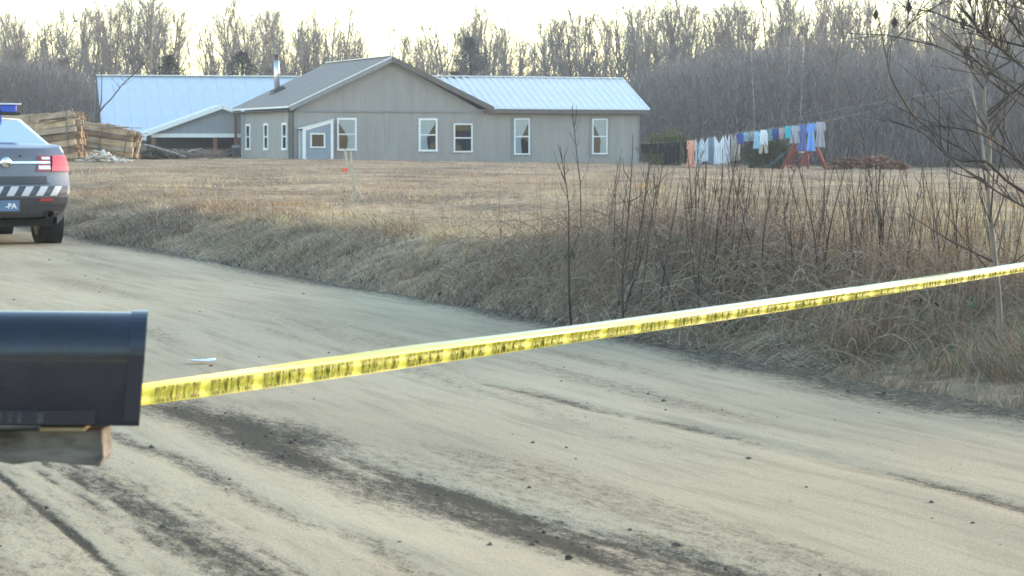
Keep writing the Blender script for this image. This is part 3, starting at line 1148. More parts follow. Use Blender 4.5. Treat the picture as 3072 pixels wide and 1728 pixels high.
# nose and floor
y, k, zt = ST[-1]
nose = []
for z, f, w in zip(RZL, fr, RWL):
    nose.append([Vector((c * w * k * (.99 if z == RZL[-1] else 1), y + .12 * (1 - c * c), lerp(.34, zt, f) + (.035 * (1 - c * c) if z == RZL[-1] else 0))) for c in cs[::-1]])
body.grid(nose)
body.grid([[(-.72, -.95, .34), (.72, -.95, .34)], [(-.74, 3.6, .30), (.74, 3.6, .30)]])
body.build('body', M['car_grey'], car, smooth=True)
# greenhouse
gh = MB()
base = [(-.735, -.52, 1.30), (.735, -.52, 1.30), (.76, .2, 1.24), (.77, 2.0, 1.14), (.66, 2.3, 1.13), (-.66, 2.3, 1.13), (-.77, 2.0, 1.14), (-.76, .2, 1.24)]
top = [(-.50, .30, 1.655), (.50, .30, 1.655), (.565, .55, 1.665), (.565, 1.1, 1.655), (.50, 1.35, 1.61), (-.50, 1.35, 1.61), (-.565, 1.1, 1.655), (-.565, .55, 1.665)]
gh.add(base + top + [(0, .8, 1.70)], [(i, (i + 1) % 8, (i + 1) % 8 + 8, i + 8) for i in range(8)] + [(8 + i, 8 + (i + 1) % 8, 16) for i in range(8)])
gh.build('cabin', M['car_white'], car, bevel=.03)


def quad_on(a, b, c, d, ins, off, name, matl):
    a, b, c, d = map(Vector, (a, b, c, d))
    n = (b - a).cross(d - a).normalized()
    cen = (a + b + c + d) / 4
    q = [p + (cen - p) * ins + n * off for p in (a, b, c, d)]
    MB().prism(q, -n * (.012)).build(name, matl, car)


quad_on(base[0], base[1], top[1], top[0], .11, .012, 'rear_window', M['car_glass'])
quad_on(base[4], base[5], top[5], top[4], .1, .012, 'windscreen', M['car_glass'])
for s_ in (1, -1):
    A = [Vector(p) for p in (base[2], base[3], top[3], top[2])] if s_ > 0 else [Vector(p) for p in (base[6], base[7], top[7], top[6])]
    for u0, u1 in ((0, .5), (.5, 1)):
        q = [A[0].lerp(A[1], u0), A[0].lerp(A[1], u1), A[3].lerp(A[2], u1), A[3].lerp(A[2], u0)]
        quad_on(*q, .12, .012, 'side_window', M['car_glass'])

# rear details
rear_patch('bumper', -.97, .97, .40, .655, M['car_panel'], .010, n=16)
rear_patch('bumper_band', -.95, .95, .672, .80, M['stripe_dark'], .010, n=16)
for k in range(-4, 5):
    c0 = k * .225 + .03
    if abs(k) == 4: continue
    rear_patch('stripe', c0 - .05, c0 + .065, .676, .796, M['stripe_white'], .017, skew=.085, n=2)
rear_patch('lid_panel', -.62, .62, .84, .925, M['car_panel'], .009, n=10)
rear_patch('trunk_seam', -.66, .66, .822, .832, M['car_dark'], .006, n=10)
for s_ in (-1, 1):
    rear_patch('tail_light', s_ * .70, s_ * .995, .985, 1.185, M['tail_red'], .030, n=6, taper=s_ * .06)
    hb = rear_patch('lamp_bezel', s_ * .46, s_ * .70, .985, 1.185, M['reflector'], .016, n=4, taper=s_ * .07)
    rear_patch('lamp_insert', s_ * .57, s_ * .71, 1.135, 1.168, M['tail_white'], .024, n=3, parent=hb)
    rear_patch('lamp_insert', s_ * .50, s_ * .69, 1.010, 1.058, M['tail_white'], .024, n=3, parent=hb)
    rear_patch('reflector', s_ * .50, s_ * .72, .605, .640, M['reflector'], .018, n=3)
    ex = MB(); ex.lathe([(.058, .14), (.058, -.02), (.046, -.02), (.046, .12), (.001, .12)], 14, 'y', (s_ * .56, -1.03, .44))
    ex.build('exhaust', M['car_dark'], car, smooth=True)
rear_patch('chrome_bar', -.70, .70, 1.085, 1.112, M['chrome'], .020, n=10)
em = MB(); em.lathe([(.001, -.022), (.055, -.02), (.07, -.008), (.07, .01)], 20, 'y', (0, -1.055, 1.10))
em.build('emblem', M['chrome'], car, smooth=True)
lk = MB(); lk.lathe([(.001, -.012), (.012, -.01), (.014, .01)], 10, 'y', (.19, -1.015, 1.18)); lk.build('trunk_lock', M['car_dark'], car)
pl = MB(); pl.span((-.155, -1.135, .475), (.155, -1.118, .635)); pl.build('plate_frame', M['stripe_dark'], car, bevel=.006)
pl = MB(); pl.span((-.14, -1.139, .488), (.14, -1.136, .622)); po_ = pl.build('licence_plate', M['plate_blue'], car)


def text_mesh(body_, size, extrude=.002, offset=0.0):
    cu = bpy.data.curves.new('lettering', 'FONT')
    cu.body = body_; cu.size = size; cu.extrude = extrude; cu.offset = offset
    cu.resolution_u = 3
    o = bpy.data.objects.new('lettering_tmp', cu)
    C.objects.link(o)
    dg = bpy.context.evaluated_depsgraph_get()
    me = bpy.data.meshes.new_from_object(o.evaluated_get(dg))
    bpy.data.objects.remove(o)
    bpy.data.curves.remove(cu)
    return me


tm = text_mesh('-PA', .095, .001, .002)
tm.materials.clear(); tm.materials.append(M['plate_text'])
to = obj('plate_lettering', tm, None, car)
to.location = (-.035, -1.141, .520); to.rotation_euler = (R(90), 0, 0)

# wheels
ty = MB(); ty.lathe([(.21, -.115), (.31, -.125), (.345, -.105), (.352, -.05), (.352, .05), (.345, .105), (.31, .125), (.21, .115)], 32, 'x')
tme = ty.mesh('tyre', True); tme.materials.append(M['tyre'])
ri = MB(); ri.lathe([(.001, .07), (.06, .08), (.08, .05), (.17, .06), (.205, .10), (.215, .115), (.215, -.115), (.001, -.11)], 28, 'x')
rme = ri.mesh('rim', True); rme.materials.append(M['rim'])
for wx, wy in ((.74, 0), (-.74, 0), (.74, 2.87), (-.74, 2.87)):
    w = bpy.data.objects.new('wheel', None); C.objects.link(w); w.parent = car
    w.location = (wx, wy, .352); w.rotation_euler = (0, 0, 0 if wx > 0 else math.pi)
    obj('tyre', tme, None, w); obj('rim', rme, None, w)
    arch = MB(); s_ = 1 if wx > 0 else -1
    arch.lathe([(.40, s_ * .0), (.40, s_ * .155), (.37, s_ * .157), (.37, s_ * 0)], 28, 'x', (wx, wy, .36))
    arch.build('wheel_arch', M['car_dark'], car)
for s_ in (-1, 1):
    mi = MB(); mi.box((s_ * .92, 1.75, 1.18), (.2, .1, .14)); mi.build('mirror', M['car_grey'], car, bevel=.03)
    hl = MB(); hl.box((s_ * .6, 3.66, .74), (.24, .14, .14)); hl.build('headlight', M['lamp_clear'], car, bevel=.03)
ub = MB(); ub.box((0, 1.0, .33), (1.3, 3.6, .10)); ub.build('underbody', M['car_dark'], car)

# roof light bar
lb = MB(); lb.box((0, .62, 1.735), (1.08, .30, .035)); lb.build('light_bar_base', M['car_dark'], car, bevel=.01)
for x0, x1, mt in ((-.54, -.30, 'lamp_blue'), (-.29, -.10, 'lamp_clear'), (-.09, .09, 'lamp_blue'), (.10, .27, 'lamp_clear'), (.28, .50, 'lamp_blue')):
    q = MB(); q.box(((x0 + x1) / 2, .62, 1.805), (x1 - x0, .28, .10)); q.build('light_bar_lens', M[mt], car, bevel=.02)
q = MB()
q.box((0, .60, 1.866), (1.10, .30, .018)); q.build('light_bar_cover', M['lamp_clear'], car, bevel=.006)
# window-mounted rear deck light
q = MB(); q.box((.12, .26, 1.66), (.24, .10, .10)); q.build('deck_light', M['lamp_blue'], car, bevel=.015)

# ------------------------------------------------------------------ mailbox on its wooden arm
M['mailbox'] = mat('mailbox_black_paint', (.012, .015, .026), .27, .5, 7, coat=.3)
M['mailbox_rim'] = mat('mailbox_rim_paint', (.012, .016, .03), .28, .15, 9, coat=.3)
M['label_residue'] = mat('sticker_residue', (.055, .06, .066), .8, .4, 30)


def wood_material(name, dark, light, sc=9, stretch=(1, 14, 14)):
    m, N, L, P = mat_new(name)
    tc = N.new('ShaderNodeTexCoord'); mp = N.new('ShaderNodeMapping'); mp.inputs['Scale'].default_value = stretch
    L.new(tc.outputs['Object'], mp.inputs[0])
    nz = N.new('ShaderNodeTexNoise'); nz.inputs['Scale'].default_value = sc; nz.inputs['Detail'].default_value = 7
    L.new(mp.outputs[0], nz.inputs[0])
    n2 = N.new('ShaderNodeTexNoise'); n2.inputs['Scale'].default_value = sc * .6; n2.inputs['Detail'].default_value = 5
    L.new(tc.outputs['Object'], n2.inputs[0])
    ad = N.new('ShaderNodeMath'); ad.operation = 'MULTIPLY_ADD'; ad.inputs[1].default_value = .5
    hl_ = N.new('ShaderNodeMath'); hl_.operation = 'MULTIPLY'; hl_.inputs[1].default_value = .5
    L.new(n2.outputs['Fac'], hl_.inputs[0])
    L.new(nz.outputs['Fac'], ad.inputs[0]); L.new(hl_.outputs[0], ad.inputs[2])
    r = N.new('ShaderNodeValToRGB')
    r.color_ramp.elements[0].position = .36; r.color_ramp.elements[0].color = (*dark, 1)
    r.color_ramp.elements[1].position = .62; r.color_ramp.elements[1].color = (*light, 1)
    L.new(ad.outputs[0], r.inputs[0]); L.new(r.outputs[0], P.inputs['Base Color'])
    P.inputs['Roughness'].default_value = .85
    b = N.new('ShaderNodeBump'); b.inputs['Strength'].default_value = .5; b.inputs['Distance'].default_value = .004
    L.new(nz.outputs['Fac'], b.inputs['Height']); L.new(b.outputs[0], P.inputs['Normal'])
    return m


M['old_wood'] = wood_material('weathered_wood', (.05, .042, .036), (.21, .20, .185), 9, (1.5, 6, 6))
MY = 5.5
mr = at(147.5, 312, MY)               # upper right corner
ml_ = at(0, 305.5, MY)
slope_m = (mr.z - ml_.z) / (mr.x - ml_.x)
mb_root = empty('mailbox', (mr.x, MY, mr.z), 0)
tag(mb_root, 'black metal mailbox with domed top in the left foreground', 'mailbox')
mb_root.rotation_euler = (0, R(1.2), R(9.5))
mbh = .252                            # overall height
mbw = .20
mbl = .56


def mail_section(n=18):
    """cross-section (y, z), z = 0 at the crown; barrel top over straight sides"""
    r = mbw / 2
    pts = [(-r + .004, -mbh), (-r, -mbh + .012), (-r, -r * .95)]
    for k in range(1, n):
        a = math.pi - math.pi * k / n
        pts.append((r * math.cos(a), -r * .95 + r * .95 * math.sin(a)))
    pts += [(r, -r * .95), (r, -mbh + .012), (r - .004, -mbh)]
    return pts


sec = mail_section()
shell = MB()
rows = [[(x, y, z) for (y, z) in sec] for x in (-mbl, -.018)]
shell.grid(rows)
shell.add([(-mbl, y, z) for y, z in sec], [tuple(range(len(sec)))])
shell.add([(-mbl, sec[0][0], -mbh), (-.018, sec[0][0], -mbh), (-.018, sec[-1][0], -mbh), (-mbl, sec[-1][0], -mbh)], [(0, 1, 2, 3)])
sh = shell.build('body', M['mailbox'], mb_root, smooth=True)
sh.data.set_sharp_from_angle(angle=R(35)) if hasattr(sh.data, 'set_sharp_from_angle') else None
# the door: a slightly larger cap with a rolled lip and a pull tab
door = MB()
k_ = 1.035
dz = [(y * k_, z * 1.0 + (.004 if z > -mbh * .6 else 0)) for y, z in sec]
door.grid([[(x, y * s1, z + (s1 - 1) * .02) for (y, z) in dz] for x, s1 in ((-.036, 1.0), (-.004, 1.0), (0, .985))])
door.add([(0, y * .985, z) for y, z in dz], [tuple(range(len(dz) - 1, -1, -1))])
do = door.build('door', M['mailbox_rim'], mb_root)
tb = MB(); tb.box((-.003, 0, -.002), (.010, .04, .008)); tb.build('pull_tab', M['mailbox_rim'], do, bevel=.003)
band = MB(); band.span((-mbl + .01, -mbw / 2 - .003, -mbh + .004), (-.10, -mbw / 2 - .0005, -mbh + .034)); band.build('bottom_flange', M['mailbox_rim'], mb_root)
for i, (x0, x1) in enumerate(((-.348, -.34), (-.322, -.306), (-.290, -.284), (-.272, -.262), (-.228, -.214))):
    q = MB(); q.span((x0, -mbw / 2 - .0046, -mbh + .008), (x1, -mbw / 2 - .0031, -mbh + .029)); q.build('label_scrap', M['label_residue'], mb_root)
rv = MB(); rv.lathe([(.001, -.004), (.004, -.003), (.005, 0)], 10, 'y', (-.30, -mbw / 2 - .0005, -.16)); rv.build('flag_rivet', M['mailbox_rim'], mb_root)

for o_ in mb_root.children_recursive:
    for v_ in o_.data.vertices: v_.co.x += v_.co.z * .068
arm_end = at(105.5, 424, MY)
arm_bot = at(105, 463, MY)
post = empty('mailbox_post', (arm_end.x - .86, MY, 0.0), 0)
tag(post, 'weathered wooden post arm carrying the black mailbox', 'post')
am = MB()
ax1 = arm_end.x - post.location.x
zt_, zb_ = mr.z - mbh - .0135, arm_bot.z
prof = [(ax1 + .002, zt_), (ax1 + .005, zb_ + .02), (ax1 - .004, zb_), (ax1 - .05, zb_ + .003), (ax1 - .14, zb_ + .012), (ax1 - .2, zb_ + .004), (ax1 - .3, zb_ + .022), (-.06, zb_ + .02), (-.06, zt_ + .0), (ax1 - .1, zt_ - .001)]
am.prism([(x, -.06, z) for x, z in prof], (0, .12, 0))
am.build('arm', M['old_wood'], post, bevel=.004)
sp = MB(); sp.span((ax1 - .135, -.085, zt_ + .0005), (ax1 - .035, .08, zt_ + .0085)); sp.build('shim', wood_material('pale_wood', (.30, .25, .16), (.46, .40, .28)), post)
pw = MB(); pw.span((-.05, -.05, -.2), (.05, .05, zb_ + .019)); pw.build('upright', M['old_wood'], post, bevel=.004)

# ------------------------------------------------------------------ barrier tape
def tape_material(rough, coat):
    m, N, L, P = mat_new('yellow_tape')
    P.inputs['Base Color'].default_value = (.64, .62, .11, 1)
    P.inputs['Roughness'].default_value = rough
    P.inputs['IOR'].default_value = 1.5
    P.inputs['Coat Weight'].default_value = coat
    P.inputs['Coat Roughness'].default_value = .06
    tr = N.new('ShaderNodeBsdfTranslucent'); tr.inputs[0].default_value = (.62, .60, .05, 1)
    mx = N.new('ShaderNodeMixShader'); mx.inputs[0].default_value = .22
    out = N['Material Output']
    L.new(P.outputs[0], mx.inputs[1]); L.new(tr.outputs[0], mx.inputs[2]); L.new(mx.outputs[0], out.inputs[0])
    return m


M['tape'] = tape_material(.55, 0.0)
M['tape_flap'] = tape_material(.28, 1.0)
M['tape_ink'] = mat('tape_black_ink', (.12, .115, .03), .6, .2, 40, spec=.2)
TREE_P = Vector((5.0, 14.4, 0))
tp0 = at(139, 397.0, 6.0)
tp1 = at(1024, 261.0, 10.3)
dirv = (tp1 - tp0)
tp2 = tp0 + dirv * ((TREE_P.x - .15 - tp0.x) / dirv.x)
tdir = (tp2 - tp0).normalized()
Ltape = (tp2 - tp0).length
side_b = Vector((-tdir.y, tdir.x, 0)).normalized()     # horizontal, away from the camera


def tape_mid(s):
    """centre line of the lower face"""
    u = s / Ltape
    return tp0 + tdir * s + Vector((0, 0, -.035 * 4 * u * (1 - u)))


def low_w(s): return float(np.interp(s, [0, 1.5, 3, 5.3, 8], [.047, .042, .034, .025, .022])) * (1 + .05 * math.sin(s * 2.3))


def tape_ang(s):
    """lean of the upper flap from vertical: grows from flat at the mailbox to nearly level"""
    return R(float(np.interp(s, [0, .35, .8, 1.3, 2.2, 8], [4, 10, 60, 74, 78, 80])))


def tape_flap(s): return float(np.interp(s, [0, .5, 1.2, 2.5, 8], [.010, .014, .036, .038, .032]))


rows = []
N_T = 160
for i in range(N_T + 1):
    s = Ltape * i / N_T
    c = tape_mid(s)
    lean = R(-11 + 2 * math.sin(s * 1.7))
    up = Vector((0, 0, math.cos(lean))) + side_b * math.sin(lean)
    w = low_w(s)
    row = []
    for v in (-.5, -.375, -.25, -.125, 0, .125, .25, .375, .5):
        row.append(c + up * (v * w) + side_b * (.0022 * math.cos(v * 9 + s * 3)))
    a = tape_ang(s)
    fw_ = tape_flap(s)
    p = row[-1]
    for k in range(1, 6):
        ak = a * min(1, k / 2.5)
        d = Vector((0, 0, math.cos(ak))) + side_b * math.sin(ak)
        p = p + d * (fw_ / 5)
        row.append(p)
    rows.append(row)
tape = MB().grid(rows).build('barrier_tape', M['tape'], None, smooth=True)
tape.data.materials.append(M['tape_flap'])
nrow = len(rows[0]) - 1
for i_, pg in enumerate(tape.data.polygons): pg.material_index = 1 if (i_ % nrow) >= 8 else 0
tag(tape, 'yellow police barrier tape with black lettering stretched across the road', 'tape')
tm = text_mesh('POLICE   LINE   DO   NOT   CROSS', .05, 0.0, .0014)
bb = [v.co.copy() for v in tm.vertices]
tx0, tx1 = min(p.x for p in bb), max(p.x for p in bb)
ty0, ty1 = min(p.y for p in bb), max(p.y for p in bb)
PER = .205
nrep = int(Ltape / PER)
tris = [tuple(p.vertices) for p in tm.polygons]
for k in range(nrep):
    s0 = .052 + k * PER
    vs = []
    for p in bb:
        s = s0 + (p.x - tx0) / (tx1 - tx0) * PER * .80
        v = -.46 + (p.y - ty0) / (ty1 - ty0) * .94
        c = tape_mid(s)
        lean = R(-11 + 2 * math.sin(s * 1.7))
        up = Vector((0, 0, math.cos(lean))) + side_b * math.sin(lean)
        w = low_w(s)
        vs.append(c + up * (v * w) + side_b * (.0022 * math.cos(v * 9 + s * 3)) - side_b * .0045)
    MB().add(vs, tris).build('lettering', M['tape_ink'], tape)
kn = MB()
for r_ in range(3):
    kn.tube([tp0 + Vector((.012 * math.sin(a) - .02, .02 * math.cos(a), -.018 + .018 * r_ + .004 * math.sin(2 * a))) for a in np.linspace(0, 6.0, 9)], .006, 5)
kn.build('knot', M['tape'], tape, smooth=True)
bpy.data.meshes.remove(tm)

# scrap of white paper on the road
pc = px_ground(201, 364.5)
pap = MB()
rows = []
for i in range(6):
    rows.append([(-.16 + .064 * j + .02 * math.sin(i * 1.3), -.12 + .05 * i, .014 + .012 * math.sin(i * 1.2 + j * 1.1) + .014 * abs(j - 2) * .6) for j in range(6)])
po_ = pap.grid(rows).build('paper_scrap', mat('white_paper', (.82, .84, .88), .6, .04, 20), None, smooth=True, solid=.002, loc=(pc[0], pc[1], road_top(*pc) + .012))
po_.rotation_euler = (0, 0, .3); po_.scale = (.5, .4, .5)
tag(po_, 'crumpled white paper scrap lying on the road beyond the mailbox', 'paper')

# ------------------------------------------------------------------ survey stakes
M['lath'] = wood_material('pale_lath', (.34, .29, .20), (.56, .50, .38), 12, (14, 14, 1))
M['flagging'] = mat('orange_flagging', (.85, .12, .05), .5, .15, 30)


def stake(px0, py0, px1, py1, Y, w, label):
    a, b = at(px0, py0, Y), at(px1, py1, Y)
    r_ = empty('survey_stake', (a.x, a.y, gz(a.x, a.y) - .02))
    tag(r_, label, 'stake', 'survey stakes in the field')
    o = r_.location
    MB().beam(Vector((0, 0, -.12)), b - o, w, .014, (0, 1, 0)).build('lath', M['lath'], r_)
    return r_, a - o, b - o


s1, a_, b_ = stake(355.5, 201, 350.6, 151.5, 40.0, .040, 'bare pale wooden stake leaning in the nearer field grass')
s2, a_, b_ = stake(349.0, 173, 345.0, 149, 80.0, .085, 'farther wooden stake with orange flagging ribbon at its foot')
f_ = MB()
for k in range(7):
    ang_ = k * .9
    p = a_ + Vector((-.05 - .03 * (k % 3), -.04, .16 - .012 * k))
    f_.add([p, p + Vector((-.16 * abs(math.cos(ang_)), .02, -.05 * k / 3 + .07 * math.sin(ang_))), p + Vector((-.20 * abs(math.cos(ang_)), .02, -.1 - .03 * k)), p + Vector((.02, 0, -.10))], [(0, 1, 2, 3)])
f_.build('flagging_ribbon', M['flagging'], s2, solid=.01)

# ------------------------------------------------------------------ slab wood bundles
M['slab_fresh'] = wood_material('fresh_sawn_board', (.30, .19, .105), (.55, .41, .26), 4, (1, 9, 9))
M['slab_bark'] = wood_material('barky_board', (.09, .055, .032), (.28, .18, .10), 4, (1, 9, 9))
M['slab_grey'] = wood_material('greyed_board', (.24, .175, .12), (.48, .38, .28), 4, (1, 9, 9))
M['slab_white'] = wood_material('bleached_scrap', (.45, .42, .37), (.72, .70, .66), 4, (1, 9, 9))
M['strap'] = mat('steel_strap', (.10, .09, .08), .5, .2, 8, metal=.5)


def bundle(px_r, py_top, py_bot, px_l, Y, yaw, pitch, label, seed, n_y=7, n_z=9, depth=1.0):
    rg_ = random.Random(seed)
    br = at(px_r, py_bot, Y)
    sc = Y / F_PX
    H_ = (py_bot - py_top) * sc
    Lg = (px_r - px_l) * sc / math.cos(yaw)
    r_ = empty('slab_wood_bundle', (br.x, Y, gz(br.x, Y) - .03), yaw)
    base = br.z - r_.location.z
    r_.rotation_euler = (0, pitch, yaw)
    tag(r_, label, 'lumber bundle', 'bundles of sawn slab wood')
    th = H_ / n_z
    for iz in range(n_z):
        row_shift = .05 * math.sin(iz * 1.3 + seed)
        iy = 0
        y = -depth / 2
        while y < depth / 2 - .04:
            w = rg_.uniform(.10, .22)
            bulge = 1 - .25 * abs(2 * iz / (n_z - 1) - 1) ** 2
            l0 = -Lg + rg_.uniform(-.2, .15)
            l1 = rg_.uniform(-.3, .14) + row_shift
            front = y < -depth / 2 + .2
            t_ = th * (rg_.uniform(.78, .98))
            z0 = base + iz * th + rg_.uniform(0, .02)
            tilt = rg_.uniform(-.05, .05); skew = rg_.uniform(-.10, .10)
            q = MB()
            sag = rg_.uniform(-.03, .03)
            y0, y1 = y * bulge, (y + w * .94) * bulge
            segs = 4
            rows = []
            for k in range(segs + 1):
                u = k / segs
                x = lerp(l0, l1, u)
                z = z0 + sag * math.sin(u * math.pi) + tilt * x
                jag = rg_.uniform(-.01, .01)
                jag += skew * (u - .5)
                rows.append([(x, y0 + jag, z), (x, y1 + jag, z), (x, y1 + jag - .02, z + t_), (x, y0 + jag + .015, z + t_), (x, y0 + jag, z)])
            q.grid(rows)
            q.add([p for p in rows[0][:4]] + [p for p in rows[-1][:4]], [(3, 2, 1, 0), (4, 5, 6, 7)])
            mt = rg_.choices(['slab_fresh', 'slab_bark', 'slab_grey'], (.48, .30, .22))[0]
            if iz == n_z - 1: mt = rg_.choice(['slab_fresh', 'slab_grey', 'slab_grey'])
            q.build('board', M[mt], r_)
            y += w
            iy += 1
    for k in range(9):                                   # loose slabs thrown on the bundle
        q = MB()
        x_, yy = -Lg * rg_.uniform(.05, .85), rg_.uniform(-depth / 2 - .15, depth / 3)
        zz = base + (H_ * rg_.uniform(.9, 1.08) if yy > -depth / 2 else rg_.uniform(.1, H_ * .8))
        a_ = rg_.uniform(-.35, .35)
        d = Vector((math.cos(a_), rg_.uniform(-.15, .15), math.sin(a_) * .6)) * rg_.uniform(.3, .8)
        p = Vector((x_, yy, zz))
        q.beam(p - d, p + d, rg_.uniform(.08, .18), rg_.uniform(.02, .05))
        q.build('board', M[rg_.choice(['slab_fresh', 'slab_bark', 'slab_grey', 'slab_grey'])], r_)
    # ragged bark ends
    for k in range(16):
        q = MB()
        yy, zz = rg_.uniform(-depth / 2, depth / 2), base + rg_.uniform(0, H_)
        p = Vector((.02, yy, zz)); d = Vector((rg_.uniform(.08, .3), rg_.uniform(-.1, .1), rg_.uniform(-.16, .12)))
        q.beam(p - Vector((.3, 0, 0)), p + d, rg_.uniform(.03, .09), rg_.uniform(.015, .04))
        q.build('splinter', M['slab_bark'], r_)
    for u in (.14, .62):
        x = -Lg * u
        y0 = -depth / 2 - .03
        MB().tube([(x, y0, base - .02), (x + .03, y0 - .03, base + H_ * .5), (x + .05, y0 + .06, base + H_ * .98), (x + .05, 0, base + H_ + .05), (x, depth / 2, base + H_ * .96), (x, depth / 2 + .03, base)], .018, 5).build('strap', M['strap'], r_)
    return r_


bundle(84, 118.5, 158, 14, 101, R(-6), R(-7), 'largest tied bundle of sawn slabs, partly behind the car', 3, n_z=6, depth=1.2)
bundle(134.5, 131.0, 158, 80, 103, R(-9), R(8), 'tied slab bundle sagging to the right, nearest the barn', 5, n_z=5, depth=1.1)
bundle(83, 111.5, 126, 5, 108, R(-5), R(-4), 'uppermost slab bundle lying behind the other two', 8, n_z=3, depth=1.2)
# something carries the upper bundle
rb = bundle(88, 126.5, 157, 8, 108, R(-5), 0, 'slab bundle at the back, under the uppermost one', 9, n_z=5, depth=1.2)


# scrap heap in front of the bundles
def scrap_heap():
    c = on_ground(104, 98.5)
    r_ = empty('scrap_wood_heap', c)
    tag(r_, 'heap of pale broken wood scraps in front of the slab bundles', 'scrap heap')
    rg_ = random.Random(4)
    for k in range(95):
        u = rg_.gauss(0, .42)
        h = max(0, .42 * math.exp(-((u + .12) / .45) ** 2) * rg_.random())
        p = Vector((u, rg_.gauss(0, .25), h + .03))
        d = Vector((rg_.uniform(-1, 1), rg_.uniform(-.6, .6), rg_.uniform(-.35, .45))).normalized() * rg_.uniform(.08, .24)
        mt = rg_.choices(['slab_white', 'slab_fresh', 'slab_grey'], (.65, .15, .2))[0]
        MB().beam(p - d, p + d, rg_.uniform(.05, .12), rg_.uniform(.02, .05)).build('scrap', M[mt], r_)
    for x_, y_, l in ((.75, -.5, .5), (1.1, -.6, .4), (-.9, -.3, .35), (.2, -.7, .4)):
        MB().beam((x_ - l / 2, y_, .07), (x_ + l / 2, y_ - .1, .05), .10, .04).build('scrap', M['slab_white'], r_)


scrap_heap()


# brush heap of cut limbs beside the bundles
def brush_heap():
    c = on_ground(175, 112)
    r_ = empty('brush_heap', c)
    tag(r_, 'heap of cut conifer brush and grey limbs before the carport', 'brush heap')
    n = 420
    B = np.stack([RNG.uniform(-2.0, 2.2, n), RNG.normal(0, .4, n), RNG.uniform(0, .25, n)], 1)
    D = np.stack([RNG.normal(0, 1, n), RNG.normal(0, .5, n), np.abs(RNG.normal(0, .45, n))], 1)
    D /= np.linalg.norm(D, axis=1, keepdims=True)
    L = RNG.uniform(.3, 1.3, n)
    P1 = B + D * L[:, None]
    P1[:, 2] = np.clip(P1[:, 2], 0, .5)
    V, F = prisms(B, P1, RNG.uniform(.008, .022, n), np.full(n, .004), 4)
    obj('limbs', np_mesh('limbs', V, [F]), M['bark_grey'], r_)
    n = 5000
    B = np.stack([RNG.normal(-.9, .55, n), RNG.normal(0, .4, n), RNG.uniform(0, .5, n)], 1)
    B[:, 2] *= np.exp(-((B[:, 0] + .9) / .9) ** 2)
    D = RNG.normal(0, 1, (n, 3)); D[:, 2] = np.abs(D[:, 2]) * .4
    D /= np.linalg.norm(D, axis=1, keepdims=True)
    t = RNG.uniform(.6, 1.4, n)
    col = np.stack([.085 * t, .105 * t, .062 * t], 1)
    ribbon_obj('boughs', B, D, RNG.uniform(.12, .3, n), np.full(n, .035), RNG.uniform(0, .4, n), col, M['vcol'], 3, r_)
    for (a, b) in (((-1.9, .2, .75), (-.3, -.4, .42)), ((-.6, -.3, .45), (.6, -.5, .12)), ((.3, -.2, .2), (1.3, -.3, .5))):
        MB().tube([a, Vector(a).lerp(Vector(b), .5) + Vector((0, 0, .05)), b], [.035, .03, .02], 6).build('pale_limb', M['birch'], r_)


brush_heap()

# ------------------------------------------------------------------ laundry lines
Z4 = lambda zx, zy: ((1850 + zx * .36879) / 3.0, (280 + zy * .36879) / 3.0)
LY = 112.0
M['cord'] = mat('clothes_line', (.11, .115, .12), .7, .1, 5)


def line_obj(pts, r, label):
    P = [at(*Z4(x, y), LY + d) for x, y, d in pts]
    dense = []
    for a, b in zip(P, P[1:]):
        for k in range(6): dense.append(a.lerp(b, k / 6) - Vector((0, 0, .03 * math.sin(math.pi * k / 6))))
    dense.append(P[-1])
    o = MB().tube(dense, r, 5).build('clothes_line', M['cord'], None)
    tag(o, label, 'clothes line')


END = at(985, 86, 128)
line_obj([(150, 362, 8), (560, 330, 0), (960, 285, 0), (1430, 210, 1), (1850, 120, 4), (2280, 48, 8), (2870, -58, 16)], .008, 'upper empty clothes line rising to the trees at right')
line_obj([(150, 408, 8), (400, 400, 0), (560, 386, 0), (800, 355, 0), (980, 326, 0), (1240, 290, 0), (1420, 262, 0), (1690, 226, 0), (2060, 142, 5), (2576, 40, 10), (2900, -20, 16)], .008, 'lower clothes line carrying the hung laundry')


def cloth(name, col): return mat('cloth_' + name, col, .9, .10, 4)


CL = dict(black=cloth('black', (.014, .015, .02)), peach=cloth('peach', (.72, .36, .26)), palesky=cloth('palesky', (.55, .66, .74)),
          white=cloth('white', (.66, .70, .80)), steel=cloth('steel', (.17, .24, .33)), cream=cloth('cream', (.42, .40, .38)),
          beige=cloth('beige', (.50, .46, .42)), royal=cloth('royal', (.06, .11, .42)), light=cloth('light', (.30, .44, .58)),
          teal=cloth('teal', (.20, .34, .38)), pinkg=cloth('pinkgrey', (.42, .34, .36)), cyan=cloth('cyan', (.30, .58, .76)),
          navy=cloth('navy', (.05, .09, .30)), aqua=cloth('aqua', (.06, .50, .66)), lav=cloth('lavender', (.36, .37, .45)),
          slate=cloth('slate', (.13, .18, .42)), bright=cloth('bright', (.16, .34, .74)), grey=cloth('grey', (.36, .37, .43)))
_lx = [150, 400, 560, 800, 980, 1240, 1420, 1690]
_ly = [408, 400, 386, 355, 326, 290, 262, 226]


